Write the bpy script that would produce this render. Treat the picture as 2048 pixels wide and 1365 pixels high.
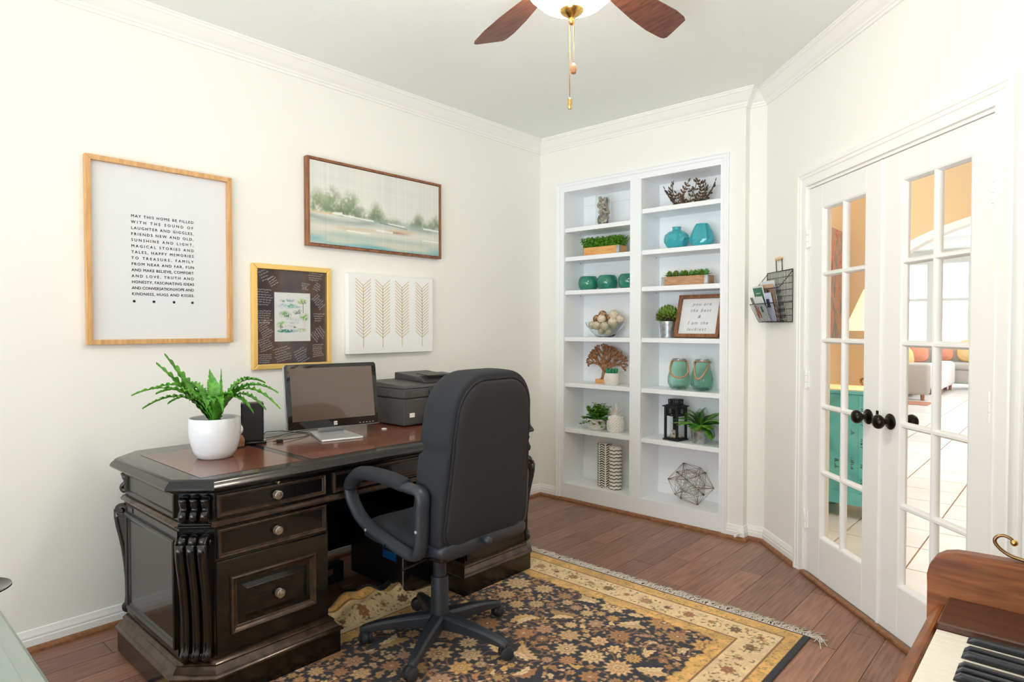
import bpy, bmesh, math, random
import numpy as np
from mathutils import Vector, Matrix, Euler
random.seed(7); rng = np.random.default_rng(7)
PI = math.pi
for o in list(bpy.data.objects): bpy.data.objects.remove(o)
SC = bpy.context.scene
COL = SC.collection

def lin(c):
    c = c / 255.0
    return c / 12.92 if c <= 0.04045 else ((c + 0.055) / 1.055) ** 2.4
def S(r, g, b): return (lin(r), lin(g), lin(b), 1.0)

# ------------------------------------------------------------------ camera, world, lights, exposure
cam_d = bpy.data.cameras.new('camera'); cam = bpy.data.objects.new('camera', cam_d); COL.objects.link(cam)
cam_d.sensor_width = 36.0; cam_d.lens = 1267.7 / 2048 * 36.0; cam_d.clip_end = 100
cam.location = (3.122, -3.793, 1.30)
cam.rotation_euler = (PI / 2 - math.atan(27.5 / 1267.7), 0, math.radians(42.0))
SC.camera = cam
SC.view_settings.view_transform = 'Standard'; SC.view_settings.look = 'None'
SC.view_settings.gamma = 1.0; SC.view_settings.use_curve_mapping = False
SC.view_settings.exposure = -0.25
W = bpy.data.worlds.new('world'); SC.world = W; W.use_nodes = True
W.node_tree.nodes['Background'].inputs[0].default_value = (0.93, 0.97, 1.0, 1)
W.node_tree.nodes['Background'].inputs[1].default_value = 4.0
SC.cycles.max_bounces = 12; SC.cycles.diffuse_bounces = 8; SC.cycles.glossy_bounces = 5
SC.cycles.transmission_bounces = 8; SC.cycles.transparent_max_bounces = 12
SC.cycles.sample_clamp_indirect = 6.0; SC.cycles.use_denoising = True

def area(name, loc, target, sx, sy, energy, color):
    d = bpy.data.lights.new(name, 'AREA'); d.shape = 'RECTANGLE'; d.size = sx; d.size_y = sy
    d.energy = energy; d.color = color
    o = bpy.data.objects.new(name, d); COL.objects.link(o); o.location = loc
    o.rotation_euler = (Vector(target) - Vector(loc)).to_track_quat('-Z', 'Y').to_euler()
    return o
# daylight through the study's windows, behind and beside the camera
area('window_daylight_rear_left', (1.0, -6.45, 1.15), (1.2, 0, 0.8), 1.5, 1.9, 25, (0.70, 0.88, 1.0))
area('window_daylight_rear_right', (2.75, -6.45, 1.15), (2.2, 0, 0.8), 1.3, 1.9, 50, (0.91, 0.965, 1.0))
fb = area('added_ceiling_bounce_fill', (2.75, -4.3, 0.75), (1.75, -2.3, 2.72), 1.5, 1.2, 22, (0.90, 0.965, 1.0)); fb.data.spread = math.radians(95)  # added fill aimed at the ceiling; no flash unit stands here
# added fill lights that brighten the living room and hall beyond the doors
area('added_living_room_side_fill', (6.5, 8.5, 2.2), (1.5, 8.0, 0.3), 4.5, 3.0, 380, (0.97, 0.99, 1.0))  # added area light brightening the living room from the side
area('added_living_room_ceiling_fill', (2.2, 9.2, 3.2), (2.2, 9.2, 0), 3.5, 6.0, 220, (0.97, 0.99, 1.0))  # added overhead panel for brightness, not a skylight
area('added_hall_fill', (3.5, 1.0, 2.6), (1.8, 1.6, 0.8), 1.4, 1.4, 36, (0.90, 0.97, 1.0))  # added to brighten the hall around the turquoise cabinet

# ------------------------------------------------------------------ materials
def mat(name, base=(0.8, 0.8, 0.8, 1), rough=0.5, metal=0.0, coat=0.0, trans=0.0, ior=1.45, emit=None, es=0.0, alpha=1.0, spec=None, sheen=0.0):
    m = bpy.data.materials.new(name); m.use_nodes = True
    b = m.node_tree.nodes['Principled BSDF']
    b.inputs['Base Color'].default_value = base; b.inputs['Roughness'].default_value = rough
    b.inputs['Metallic'].default_value = metal; b.inputs['Coat Weight'].default_value = coat
    b.inputs['Transmission Weight'].default_value = trans; b.inputs['IOR'].default_value = ior
    b.inputs['Alpha'].default_value = alpha; b.inputs['Sheen Weight'].default_value = sheen
    if spec is not None: b.inputs['Specular IOR Level'].default_value = spec
    if emit: b.inputs['Emission Color'].default_value = emit; b.inputs['Emission Strength'].default_value = es
    return m
def N(m, t): return m.node_tree.nodes.new(t)
def L(m, a, b): m.node_tree.links.new(a, b)
def P(m): return m.node_tree.nodes['Principled BSDF']
def coords(m, scale=(1, 1, 1), obj=True, rot=(0, 0, 0)):
    tc = N(m, 'ShaderNodeTexCoord'); mp = N(m, 'ShaderNodeMapping')
    mp.inputs['Scale'].default_value = scale; mp.inputs['Rotation'].default_value = rot
    L(m, tc.outputs['Object' if obj else 'Generated'], mp.inputs[0]); return mp.outputs[0]
def noise_ramp(m, cols, scale=(1, 1, 1), ns=5, detail=4, dist=0.0, rough=0.5, tex='NOISE'):
    v = coords(m, scale)
    n = N(m, 'ShaderNodeTexNoise'); n.inputs['Scale'].default_value = ns; n.inputs['Detail'].default_value = detail
    n.inputs['Distortion'].default_value = dist; n.inputs['Roughness'].default_value = rough
    L(m, v, n.inputs['Vector'])
    r = N(m, 'ShaderNodeValToRGB'); e = r.color_ramp.elements
    while len(e) < len(cols): e.new(0.5)
    for i, (p, c) in enumerate(cols): e[i].position = p; e[i].color = c
    L(m, n.outputs['Fac'], r.inputs[0]); L(m, r.outputs[0], P(m).inputs['Base Color'])
    return n, r
def bump(m, scale=200, strength=0.1, dist=0.001, detail=2, vec=None, sc=(1, 1, 1)):
    n = N(m, 'ShaderNodeTexNoise'); n.inputs['Scale'].default_value = scale; n.inputs['Detail'].default_value = detail
    L(m, coords(m, sc), n.inputs['Vector'])
    b = N(m, 'ShaderNodeBump'); b.inputs['Strength'].default_value = strength; b.inputs['Distance'].default_value = dist
    L(m, n.outputs['Fac'], b.inputs['Height']); L(m, b.outputs[0], P(m).inputs['Normal'])
def vcol_mat(name, rough=0.8, **k):
    m = mat(name, rough=rough, **k); a = N(m, 'ShaderNodeVertexColor'); a.layer_name = 'col'
    L(m, a.outputs['Color'], P(m).inputs['Base Color']); return m
def rand_tint(m, amt=0.2, hue=0.0):
    """per object variation of value"""
    b = P(m); src = None
    oi = N(m, 'ShaderNodeObjectInfo'); h = N(m, 'ShaderNodeHueSaturation')
    mr = N(m, 'ShaderNodeMapRange'); mr.inputs[3].default_value = 1 - amt; mr.inputs[4].default_value = 1 + amt
    L(m, oi.outputs['Random'], mr.inputs[0]); L(m, mr.outputs[0], h.inputs['Value'])
    inp = b.inputs['Base Color']
    if inp.is_linked:
        src = inp.links[0].from_socket; L(m, src, h.inputs['Color'])
    else: h.inputs['Color'].default_value = inp.default_value
    L(m, h.outputs[0], inp)

M = {}
M['wall'] = mat('wall_paint', S(240, 240, 234), 0.85); bump(M['wall'], 90, 0.12, 0.002)
M['ceiling'] = mat('ceiling_paint', S(238, 242, 239), 0.9); bump(M['ceiling'], 9, 0.5, 0.006, 5)
M['trim'] = mat('white_trim_paint', S(242, 242, 239), 0.35)
M['door'] = mat('white_door_paint', S(240, 240, 238), 0.38)
M['shelf'] = mat('white_shelf_paint', S(242, 245, 248), 0.4)
M['glass'] = mat('clear_glass', (1, 1, 1, 1), 0.0, trans=1.0, ior=1.02)
M['jarglass'] = mat('jar_glass', (0.95, 0.98, 0.97, 1), 0.02, trans=1.0, ior=1.2)
M['plank'] = mat('dark_oak_floor', rough=0.36, coat=0.08)
_, _ = noise_ramp(M['plank'], [(0.25, S(114, 78, 62)), (0.5, S(144, 103, 84)), (0.8, S(166, 124, 104))], (14, 0.9, 14), 6, 8, 0.25)
rand_tint(M['plank'], 0.22); bump(M['plank'], 40, 0.25, 0.002, 4, sc=(6, 0.6, 1))
M['gap'] = mat('plank_gap', S(38, 24, 18), 0.8)
M['quarter'] = mat('oak_quarter_round', rough=0.4); noise_ramp(M['quarter'], [(0.3, S(120, 78, 48)), (0.7, S(158, 108, 70))], (6, 6, 6), 8)
M['black'] = mat('black_lacquer', S(26, 23, 22), 0.25, coat=0.3); noise_ramp(M['black'], [(0.35, S(13, 12, 12)), (0.7, S(22, 19, 18))], (3, 3, 3), 5); bump(M['black'], 30, 0.08, 0.001)
M['worn_highlight'] = mat('worn_edge_bronze_highlight', S(74, 58, 48), 0.30, metal=0.45, coat=0.35); noise_ramp(M['worn_highlight'], [(0.35, S(58, 47, 41)), (0.8, S(98, 77, 61))], (4, 4, 4), 6, 5)  # brown edge wear, with the mouldings' bronze highlights put into the colour
M['leather'] = mat('oxblood_leather_top', rough=0.24, coat=0.3); noise_ramp(M['leather'], [(0.25, S(96, 52, 35)), (0.8, S(122, 72, 48))], (3, 3, 3), 2.5, 4); bump(M['leather'], 400, 0.15, 0.0006)
M['leathergap'] = mat('inset_line', S(14, 12, 12), 0.5)
M['pewter'] = mat('antique_pewter', S(184, 178, 168), 0.3, 1.0)
M['bronze'] = mat('oil_rubbed_bronze', S(46, 42, 38), 0.28, 0.9)
M['brass'] = mat('polished_brass', S(226, 186, 110), 0.22, 1.0)
M['oldbrass'] = mat('aged_brass', S(150, 118, 80), 0.3, 1.0)
M['gold'] = mat('gold_metal_frame', S(250, 212, 130), 0.42, 0.75)
M['goldfoil'] = mat('gold_foil', S(196, 164, 88), 0.4, 0.4)
M['oak'] = mat('light_oak', rough=0.45); noise_ramp(M['oak'], [(0.3, S(196, 146, 92)), (0.7, S(222, 176, 120))], (14, 14, 1.2), 6, 5, 0.3)
M['walnut'] = mat('walnut_frame', rough=0.45); noise_ramp(M['walnut'], [(0.3, S(110, 70, 44)), (0.7, S(156, 104, 68))], (10, 10, 2), 5)
M['paper'] = mat('white_paper', S(224, 227, 231), 0.6)
M['canvas'] = mat('white_canvas', S(240, 241, 240), 0.7); bump(M['canvas'], 900, 0.2, 0.0005)
M['ink'] = mat('black_ink', S(28, 28, 30), 0.6)
M['greyink'] = mat('grey_ink', S(120, 118, 114), 0.6)
M['mat_dark'] = mat('dark_signature_mat', S(66, 58, 66), 0.12, coat=0.8); noise_ramp(M['mat_dark'], [(0.4, S(48, 46, 62)), (0.6, S(92, 70, 62))], (2, 2, 2), 2.2, 2)
M['chalk'] = mat('white_pen', S(226, 222, 226), 0.6)
M['fabric'] = mat('charcoal_mesh_fabric', S(36, 38, 43), 0.9); bump(M['fabric'], 700, 0.6, 0.001)
M['fabric2'] = mat('charcoal_back_fabric', S(38, 37, 40), 0.95); bump(M['fabric2'], 900, 0.5, 0.0008)
M['plastic'] = mat('slate_plastic', S(46, 51, 58), 0.42); bump(M['plastic'], 500, 0.15, 0.0005)
M['bplastic'] = mat('black_plastic', S(34, 34, 37), 0.4)
M['gplastic'] = mat('gloss_black_plastic', S(14, 14, 16), 0.08, coat=0.6)
M['screen'] = mat('lcd_screen', S(94, 78, 68), 0.16, coat=0.6)
M['silver'] = mat('silver_plastic', S(196, 198, 200), 0.3, 0.4)
M['printer'] = mat('charcoal_printer', S(68, 66, 66), 0.45)
M['blue'] = mat('blue_label', S(20, 120, 200), 0.4)
M['label'] = mat('white_label', S(226, 224, 220), 0.5)
M['greylabel'] = mat('grey_label', S(130, 124, 118), 0.5)
M['ceramic'] = mat('white_glazed_pot', S(222, 224, 228), 0.2, coat=0.3)
M['bisque'] = mat('matte_white_ceramic', S(236, 230, 222), 0.5)
M['leaf'] = mat('fresh_green_leaf', rough=0.4); noise_ramp(M['leaf'], [(0.3, S(44, 116, 26)), (0.7, S(108, 176, 56))], (4, 4, 4), 9); rand_tint(M['leaf'], 0.22)
M['grass'] = mat('boxwood_green', rough=0.5); noise_ramp(M['grass'], [(0.3, S(58, 130, 34)), (0.7, S(136, 196, 72))], (1, 1, 1), 60); rand_tint(M['grass'], 0.15)
M['succ'] = mat('succulent_green', rough=0.45); noise_ramp(M['succ'], [(0.35, S(96, 116, 34)), (0.6, S(118, 150, 60)), (0.72, S(110, 84, 70))], (1, 1, 1), 30); rand_tint(M['succ'], 0.2)
M['mint'] = mat('pale_succulent', rough=0.45); noise_ramp(M['mint'], [(0.35, S(70, 150, 60)), (0.65, S(150, 200, 130))], (1, 1, 1), 30)
M['soil'] = mat('dark_soil', S(52, 38, 30), 0.95)
M['pine'] = mat('honey_pine', rough=0.5); noise_ramp(M['pine'], [(0.3, S(214, 152, 88)), (0.7, S(232, 178, 112))], (2, 10, 10), 6)
M['drift'] = mat('weathered_wood', rough=0.7); noise_ramp(M['drift'], [(0.3, S(164, 122, 88)), (0.7, S(196, 156, 118))], (3, 14, 14), 6)
M['carved'] = mat('carved_brown_wood', rough=0.55); noise_ramp(M['carved'], [(0.3, S(126, 84, 56)), (0.7, S(170, 122, 86))], (5, 5, 5), 9)
M['galv'] = mat('galvanised_zinc', S(186, 192, 194), 0.32, 0.85); noise_ramp(M['galv'], [(0.35, S(160, 168, 172)), (0.65, S(205, 210, 212))], (1, 1, 1), 40)
M['teal'] = mat('teal_glaze', rough=0.12, coat=0.6); noise_ramp(M['teal'], [(0.3, S(26, 104, 92)), (0.55, S(40, 132, 110)), (0.8, S(84, 150, 116))], (1, 1, 1), 14)
M['turq'] = mat('turquoise_glaze', S(60, 168, 180), 0.12, coat=0.5)
M['greenglass'] = mat('green_glass', S(214, 243, 230), 0.03, trans=1.0, ior=1.25)
M['rope'] = mat('jute_rope', S(186, 148, 112), 0.9); bump(M['rope'], 300, 0.6, 0.002)
M['bmetal'] = mat('black_painted_metal', S(32, 33, 35), 0.4)
M['leafmetal'] = mat('bronze_leaf_metal', S(104, 84, 66), 0.4, 0.5)
M['copper'] = mat('pale_copper_wire', S(150, 130, 112), 0.35, 0.8)
M['ball'] = mat('woven_cream_ball', rough=0.8); noise_ramp(M['ball'], [(0.35, S(206, 186, 156)), (0.6, S(232, 220, 196))], (1, 1, 1), 70); bump(M['ball'], 120, 0.8, 0.004)
M['ballb'] = mat('woven_brown_ball', rough=0.8); noise_ramp(M['ballb'], [(0.4, S(120, 84, 56)), (0.6, S(196, 160, 120))], (1, 1, 1), 60); bump(M['ballb'], 120, 0.8, 0.004)
M['shell'] = mat('mixed_shell', rough=0.5); noise_ramp(M['shell'], [(0.35, S(150, 144, 138)), (0.65, S(214, 198, 180))], (1, 1, 1), 20); rand_tint(M['shell'], 0.35)
M['stone'] = mat('cream_stone', S(206, 194, 176), 0.8); rand_tint(M['stone'], 0.12)
M['ropewhite'] = mat('cream_fringe', S(214, 206, 194), 0.9)
M['piano'] = mat('mahogany_piano', rough=0.42, coat=0.08); noise_ramp(M['piano'], [(0.3, S(104, 52, 18)), (0.55, S(140, 80, 34)), (0.8, S(166, 104, 52))], (1.2, 3, 12), 5, 6, 0.5)
M['piano2'] = mat('dark_mahogany', rough=0.3, coat=0.3); noise_ramp(M['piano2'], [(0.3, S(66, 34, 22)), (0.7, S(90, 52, 34))], (2, 8, 8), 6)
M['ivory'] = mat('ivory_key', S(242, 236, 222), 0.2)
M['ebony'] = mat('ebony_key', S(34, 36, 40), 0.25)
M['fanwood'] = mat('fan_blade_walnut', rough=0.4); noise_ramp(M['fanwood'], [(0.3, S(82, 46, 34)), (0.7, S(122, 74, 56))], (1.5, 12, 12), 6)
M['globe'] = mat('lit_frosted_glass', S(255, 240, 220), 0.4, emit=(1.0, 0.90, 0.75, 1), es=74)
M['peach'] = mat('peach_wall', S(224, 196, 156), 0.85)
M['tile'] = mat('cream_floor_tile', rough=0.3); noise_ramp(M['tile'], [(0.3, S(218, 212, 206)), (0.7, S(230, 227, 223))], (1, 1, 1), 4, 5); rand_tint(M['tile'], 0.05)
M['grout'] = mat('brown_grout', S(178, 140, 112), 0.9)
M['cabinet'] = mat('distressed_turquoise', rough=0.5); noise_ramp(M['cabinet'], [(0.28, S(84, 164, 168)), (0.5, S(104, 198, 204)), (0.75, S(128, 212, 214))], (1, 1, 1), 6, 6)
M['cabtop'] = mat('pale_cabinet_top', S(224, 214, 182), 0.5)
M['scuff'] = mat('dark_scuff', S(40, 54, 52), 0.7)
M['shade'] = mat('cream_lamp_shade', S(250, 232, 206), 0.8, emit=(1.0, 0.78, 0.52, 1), es=0.9)
M['sofa'] = mat('taupe_sofa', S(186, 180, 174), 0.9); M['throw'] = mat('white_throw', S(240, 240, 242), 0.9)
M['orange'] = mat('coral_cushion', S(222, 150, 124), 0.9); M['yellow'] = mat('mustard_cushion', S(232, 198, 140), 0.9)
M['aqua'] = mat('aqua_cushion', S(190, 226, 226), 0.9); M['cushw'] = mat('white_cushion', S(242, 238, 232), 0.9)
M['hallwood'] = mat('reddish_floor_strip', S(176, 120, 96), 0.5)
M['art'] = mat('abstract_coral_art', rough=0.7); noise_ramp(M['art'], [(0.38, S(128, 128, 122)), (0.48, S(176, 150, 138)), (0.56, S(200, 130, 104)), (0.66, S(140, 90, 78))], (3, 3, 1.2), 4, 6, 1.5)
M['green_mag'] = mat('green_cover', S(30, 112, 80), 0.4); M['kraft'] = mat('kraft_paper', S(206, 170, 138), 0.7)
M['magblue'] = mat('pale_blue_paper', S(206, 212, 236), 0.5); M['magred'] = mat('red_print', S(200, 90, 60), 0.5); M['maggrey'] = mat('grey_green_print', S(112, 124, 114), 0.5); M['magnavy'] = mat('navy_print', S(50, 50, 84), 0.5)
M['beech'] = mat('beech_handle', S(226, 192, 150), 0.5)
M['vc'] = vcol_mat('printed_colours', 0.75)
M['rug'] = vcol_mat('wool_rug', 0.95, sheen=0.2); bump(M['rug'], 350, 0.7, 0.003, 3)

# ------------------------------------------------------------------ mesh helpers
class MB:
    def __init__(s): s.v = []; s.f = []
    def add(s, vs, fs):
        o = len(s.v); s.v += [tuple(map(float, v)) for v in vs]; s.f += [tuple(i + o for i in f) for f in fs]; return s
    def box(s, x0, x1, y0, y1, z0, z1, Mx=None):
        vs = [Vector((x, y, z)) for z in (z0, z1) for y in (y0, y1) for x in (x0, x1)]
        if Mx is not None: vs = [Mx @ v for v in vs]
        return s.add(vs, [(0, 2, 3, 1), (4, 5, 7, 6), (0, 1, 5, 4), (2, 6, 7, 3), (0, 4, 6, 2), (1, 3, 7, 5)])
    def extr(s, pts, vec):
        n = len(pts); vec = Vector(vec); a = [Vector(p) for p in pts]; b = [p + vec for p in a]
        return s.add(a + b, [tuple(range(n))[::-1], tuple(range(n, 2 * n))] + [(i, (i + 1) % n, n + (i + 1) % n, n + i) for i in range(n)])
    def loft(s, rings, cap0=True, cap1=True, closed=False):
        n = len(rings[0]); vs = [p for r in rings for p in r]; fs = []
        m = len(rings)
        for k in range(m if closed else m - 1):
            k2 = (k + 1) % m
            for i in range(n):
                j = (i + 1) % n; fs.append((k * n + i, k * n + j, k2 * n + j, k2 * n + i))
        if not closed:
            if cap0: fs.append(tuple(range(n))[::-1])
            if cap1: fs.append(tuple(range((m - 1) * n, m * n)))
        return s.add(vs, fs)
    def tube(s, pts, r, n=8, closed=False, taper=None, flat=1.0, up=None):
        pts = [Vector(p) for p in pts]; m = len(pts); rings = []
        prev = None
        for i, p in enumerate(pts):
            if closed: t = pts[(i + 1) % m] - pts[i - 1]
            else: t = pts[min(i + 1, m - 1)] - pts[max(i - 1, 0)]
            if t.length < 1e-9: t = Vector((0, 0, 1))
            t.normalize()
            if up is not None: u = Vector(up)
            elif prev is None: u = Vector((0, 0, 1)) if abs(t.z) < 0.9 else Vector((1, 0, 0))
            else: u = prev
            a = (u - t * u.dot(t))
            if a.length < 1e-6: a = Vector((1, 0, 0)) - t * t.x
            a.normalize(); b = t.cross(a); prev = a
            rr = r * (taper(i / max(1, m - 1)) if taper else 1)
            rings.append([p + (a * math.cos(q) * flat + b * math.sin(q)) * rr for q in [2 * PI * k / n for k in range(n)]])
        return s.loft(rings, closed=closed)
    def lathe(s, prof, c=(0, 0, 0), n=32, axis='z', fr=None):
        cx, cy, cz = c; rings = []
        for r, z in prof:
            r = max(r, 1e-4); ring = []
            for k in range(n):
                a = 2 * PI * k / n; q = r * (fr(a, z) if fr else 1)
                x, y = q * math.cos(a), q * math.sin(a)
                if axis == 'z': ring.append((cx + x, cy + y, cz + z))
                elif axis == 'y': ring.append((cx + x, cy + z, cz + y))
                else: ring.append((cx + z, cy + x, cz + y))
            rings.append(ring)
        return s.loft(rings)
    def sphere(s, c, r, n=12, m=8, sc=(1, 1, 1)):
        prof = [(r * math.sin(PI * i / m), -r * math.cos(PI * i / m)) for i in range(m + 1)]
        o = len(s.v); s.lathe(prof, (0, 0, 0), n)
        for i in range(o, len(s.v)): v = s.v[i]; s.v[i] = (c[0] + v[0] * sc[0], c[1] + v[1] * sc[1], c[2] + v[2] * sc[2])
        return s
    def sweep(s, prof, path, closed=False):
        """mitred moulding: prof = [(offset to the left of travel, z)], path = [(x, y)]"""
        n = len(path); rings = []
        for i in range(n):
            p = Vector(path[i])
            d1 = (Vector(path[i]) - Vector(path[i - 1])).normalized() if (i > 0 or closed) else None
            d2 = (Vector(path[(i + 1) % n]) - Vector(path[i])).normalized() if (i < n - 1 or closed) else None
            d1 = d1 or d2; d2 = d2 or d1
            n1 = Vector((-d1.y, d1.x)); n2 = Vector((-d2.y, d2.x)); b = (n1 + n2)
            b = b / max(b.dot(n1), 1e-3) if b.length > 1e-6 else n1
            rings.append([(p.x + b.x * o, p.y + b.y * o, z) for o, z in prof])
        return s.loft(rings, closed=closed)
    def xf(s, Mx, start=0):
        for i in range(start, len(s.v)): s.v[i] = tuple(Mx @ Vector(s.v[i]))
        return s
    def mesh(s, name):
        me = bpy.data.meshes.new(name); me.from_pydata(s.v, [], s.f)
        bm = bmesh.new(); bm.from_mesh(me); bmesh.ops.recalc_face_normals(bm, faces=bm.faces); bm.to_mesh(me); bm.free()
        return me
    def build(s, name, m, parent=None, smooth=False, bevel=0.0, seg=2, loc=None, rot=None, angle=None):
        me = s.mesh(name); me.materials.append(M[m] if isinstance(m, str) else m)
        o = bpy.data.objects.new(name, me); COL.objects.link(o)
        if parent: o.parent = parent
        if loc: o.location = loc
        if rot: o.rotation_euler = rot
        if smooth:
            me.polygons.foreach_set('use_smooth', [True] * len(me.polygons))
            if smooth != 'all':
                me.set_sharp_from_angle(angle=math.radians(angle or 40))
        if bevel:
            b = o.modifiers.new('bevel', 'BEVEL'); b.width = bevel; b.segments = seg; b.limit_method = 'ANGLE'; b.angle_limit = math.radians(35)
        return o
def thing(name, label, cat, loc=(0, 0, 0), rz=0.0, group=None):
    o = bpy.data.objects.new(name, None); COL.objects.link(o); o.empty_display_size = 0.05
    o.location = loc; o.rotation_euler = (0, 0, rz); o['label'] = label; o['category'] = cat
    if group: o['group'] = group
    return o
def tag(o, label, cat, group=None, kind=None):
    o['label'] = label; o['category'] = cat
    if group: o['group'] = group
    if kind: o['kind'] = kind
    return o
def struct(o): o['kind'] = 'structure'; return o
def stuff(o): o['kind'] = 'stuff'; return o
def linkcopy(o, parent=None, loc=None, rot=None, scale=None):
    c = o.copy(); COL.objects.link(c); c.parent = parent
    if loc is not None: c.location = loc
    if rot is not None: c.rotation_euler = rot
    if scale is not None: c.scale = scale
    return c
def textpart(body, parent, loc, size, m='ink', width=None, rot=(PI / 2, 0, 0), align='CENTER', shear=0.0, name='lettering', spacing=1.0, bold=0.0, maxw=None):
    c = bpy.data.curves.new(name, 'FONT'); c.body = body; c.size = size; c.align_x = align; c.shear = shear; c.space_character = spacing
    c.extrude = 0.0002; c.resolution_u = 2
    o = bpy.data.objects.new(name, c); COL.objects.link(o); c.materials.append(M[m])
    bpy.context.view_layer.update(); sx = 1.0
    if width:
        w1 = o.dimensions.x; c.space_character = spacing + 0.5; bpy.context.view_layer.update(); w2 = o.dimensions.x
        sl = (w2 - w1) / 0.5; c.space_character = max(0.98, spacing + (width - w1) / max(sl, 1e-6)); bpy.context.view_layer.update()
        sx = width / o.dimensions.x
    me = bpy.data.meshes.new_from_object(o.evaluated_get(bpy.context.evaluated_depsgraph_get())); me.name = name
    for v_ in me.vertices: v_.co.x *= sx
    if bold:
        bmx = bmesh.new(); bmx.from_mesh(me); gm = bmx.verts[:] + bmx.edges[:] + bmx.faces[:]
        for ox, oy in ((-bold, bold), (bold, -bold), (bold, bold)):
            dd = bmesh.ops.duplicate(bmx, geom=gm); bmesh.ops.translate(bmx, verts=[q for q in dd['geom'] if isinstance(q, bmesh.types.BMVert)], vec=(ox, oy, 0.00003 * (1 if ox > 0 else -1)))
        bmx.to_mesh(me); bmx.free()
    bpy.data.objects.remove(o); o = bpy.data.objects.new(name, me); COL.objects.link(o)
    o.location = loc; o.rotation_euler = rot; o.parent = parent
    return o
def clip_poly(poly, a, b, c):
    """keep a*x + b*y <= c"""
    out = []
    for i in range(len(poly)):
        p, q = poly[i], poly[(i + 1) % len(poly)]
        dp, dq = a * p[0] + b * p[1] - c, a * q[0] + b * q[1] - c
        if dp <= 0: out.append(p)
        if (dp < 0 < dq) or (dq < 0 < dp):
            t = dp / (dp - dq); out.append((p[0] + (q[0] - p[0]) * t, p[1] + (q[1] - p[1]) * t))
    return out

R2 = math.sqrt(0.5)
DW0 = (1.705, 0.06)          # corner where the angled door wall starts
CE = 2.72
SX0, SX1 = 0.475, 1.693      # door opening along the angled wall
def dwp(s, off=0.0): return (DW0[0] + s * R2 - off * R2, DW0[1] - s * R2 - off * R2)   # off > 0 = into the study
DWEND = dwp(2.68)

# ------------------------------------------------------------------ floor, walls, ceiling
fl = MB(); fl.extr([(-0.15, -6.7, -0.03), (3.75, -6.7, -0.03), (3.75, -1.85, -0.03), (1.86, 0.05, -0.03), (1.70, 0.2, -0.03), (-0.15, 0.2, -0.03)], (0, 0, 0.022))
floor = struct(fl.build('floor', 'gap'))
k0 = -20
for k in range(-21, 10):
    xa = 2.53 + 0.126 * k; xb = xa + 0.126
    if xb < 0.0 or xa > 3.6: continue
    y = -4.9 - rng.random() * 0.9
    while y < 0.1:
        ln = 0.55 + rng.random() * 0.85; y2 = min(y + ln, 0.1)
        if y2 > -3.9:
            g = 0.0009
            poly = [(max(xa, 0) + g, y + g), (min(xb, 3.6) - g, y + g), (min(xb, 3.6) - g, y2 - g), (max(xa, 0) + g, y2 - g)]
            poly = clip_poly(poly, 1, 1, 1.765 + 0.035)
            poly = clip_poly(poly, 0, 1, 0.0 if xb < 1.6 else 0.06)
            if len(poly) >= 3:
                dz = rng.random() * 0.0007
                MB().extr([(p[0], p[1], -0.009) for p in poly], (0, 0, 0.009 - dz)).build('plank', 'plank', floor)
        else:
            pass
        y = y2
rear = MB().box(0, 3.6, -6.6, -3.9, -0.009, -0.0004).build('planks', 'plank', floor); stuff(rear)

struct(MB().box(-0.15, 0, -6.75, 0.15, -0.03, CE + 0.1).build('wall_left', 'wall'))
wb = MB(); wb.box(0, 0.19, 0, 0.3, 0, CE + 0.1); wb.box(0.19, 1.475, 0, 0.3, 2.35, CE + 0.1); wb.box(1.475, 1.60, 0, 0.3, 0, CE + 0.1); wb.box(0, 1.60, 0.285, 0.32, 0, CE)
struct(wb.build('wall_back', 'wall'))
struct(MB().extr([(1.60, 0.06, 0), (1.705, 0.06, 0), (1.79, 0.145, 0), (1.79, 0.3, 0), (1.60, 0.3, 0)], (0, 0, CE + 0.1)).build('wall_alcove', 'wall'))
wd = MB(); wd.box(0, SX0, 0, 0.12, 0, CE + 0.1); wd.box(SX1, 2.75, 0, 0.12, 0, CE + 0.1); wd.box(SX0, SX1, 0, 0.12, 2.035, CE + 0.1)
struct(wd.build('wall_door', 'wall', loc=(DW0[0], DW0[1], 0), rot=(0, 0, -PI / 4)))
struct(MB().box(3.6, 3.75, -6.75, -1.80, -0.03, CE + 0.1).build('wall_right', 'wall'))
wr = MB()
for a, b, c, d in [(-0.15, 0.25, 0, CE), (1.75, 2.1, 0, CE), (3.4, 3.75, 0, CE), (0.25, 1.75, 0, 0.2), (0.25, 1.75, 2.4, CE), (2.1, 3.4, 0, 0.2), (2.1, 3.4, 2.4, CE)]:
    wr.box(a, b, -6.75, -6.6, c, d)
struct(wr.build('wall_rear', 'wall'))
cl = MB(); cl.extr([(-0.15, -6.75, CE), (3.75, -6.75, CE), (3.75, -1.85, CE), (1.80, 0.10, CE), (1.75, 0.3, CE), (-0.15, 0.3, CE)], (0, 0, 0.12))
struct(cl.build('ceiling', 'ceiling'))
# rear windows (light source side, seen from other positions)
for i, (a, b) in enumerate([(0.25, 1.75), (2.1, 3.4)]):
    w = MB()
    for x in (a, (a + b) / 2 - 0.02, b - 0.04): w.box(x, x + 0.04, -6.64, -6.6, 0.2, 2.4)
    for z in (0.2, 1.28, 2.36): w.box(a, b, -6.64, -6.6, z, z + 0.04)
    w = struct(w.build('window_%d' % (i + 1), 'trim'))
    MB().box(a, b, -6.70, -6.696, 0.2, 2.4).build('pane', 'glass', w)

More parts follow.
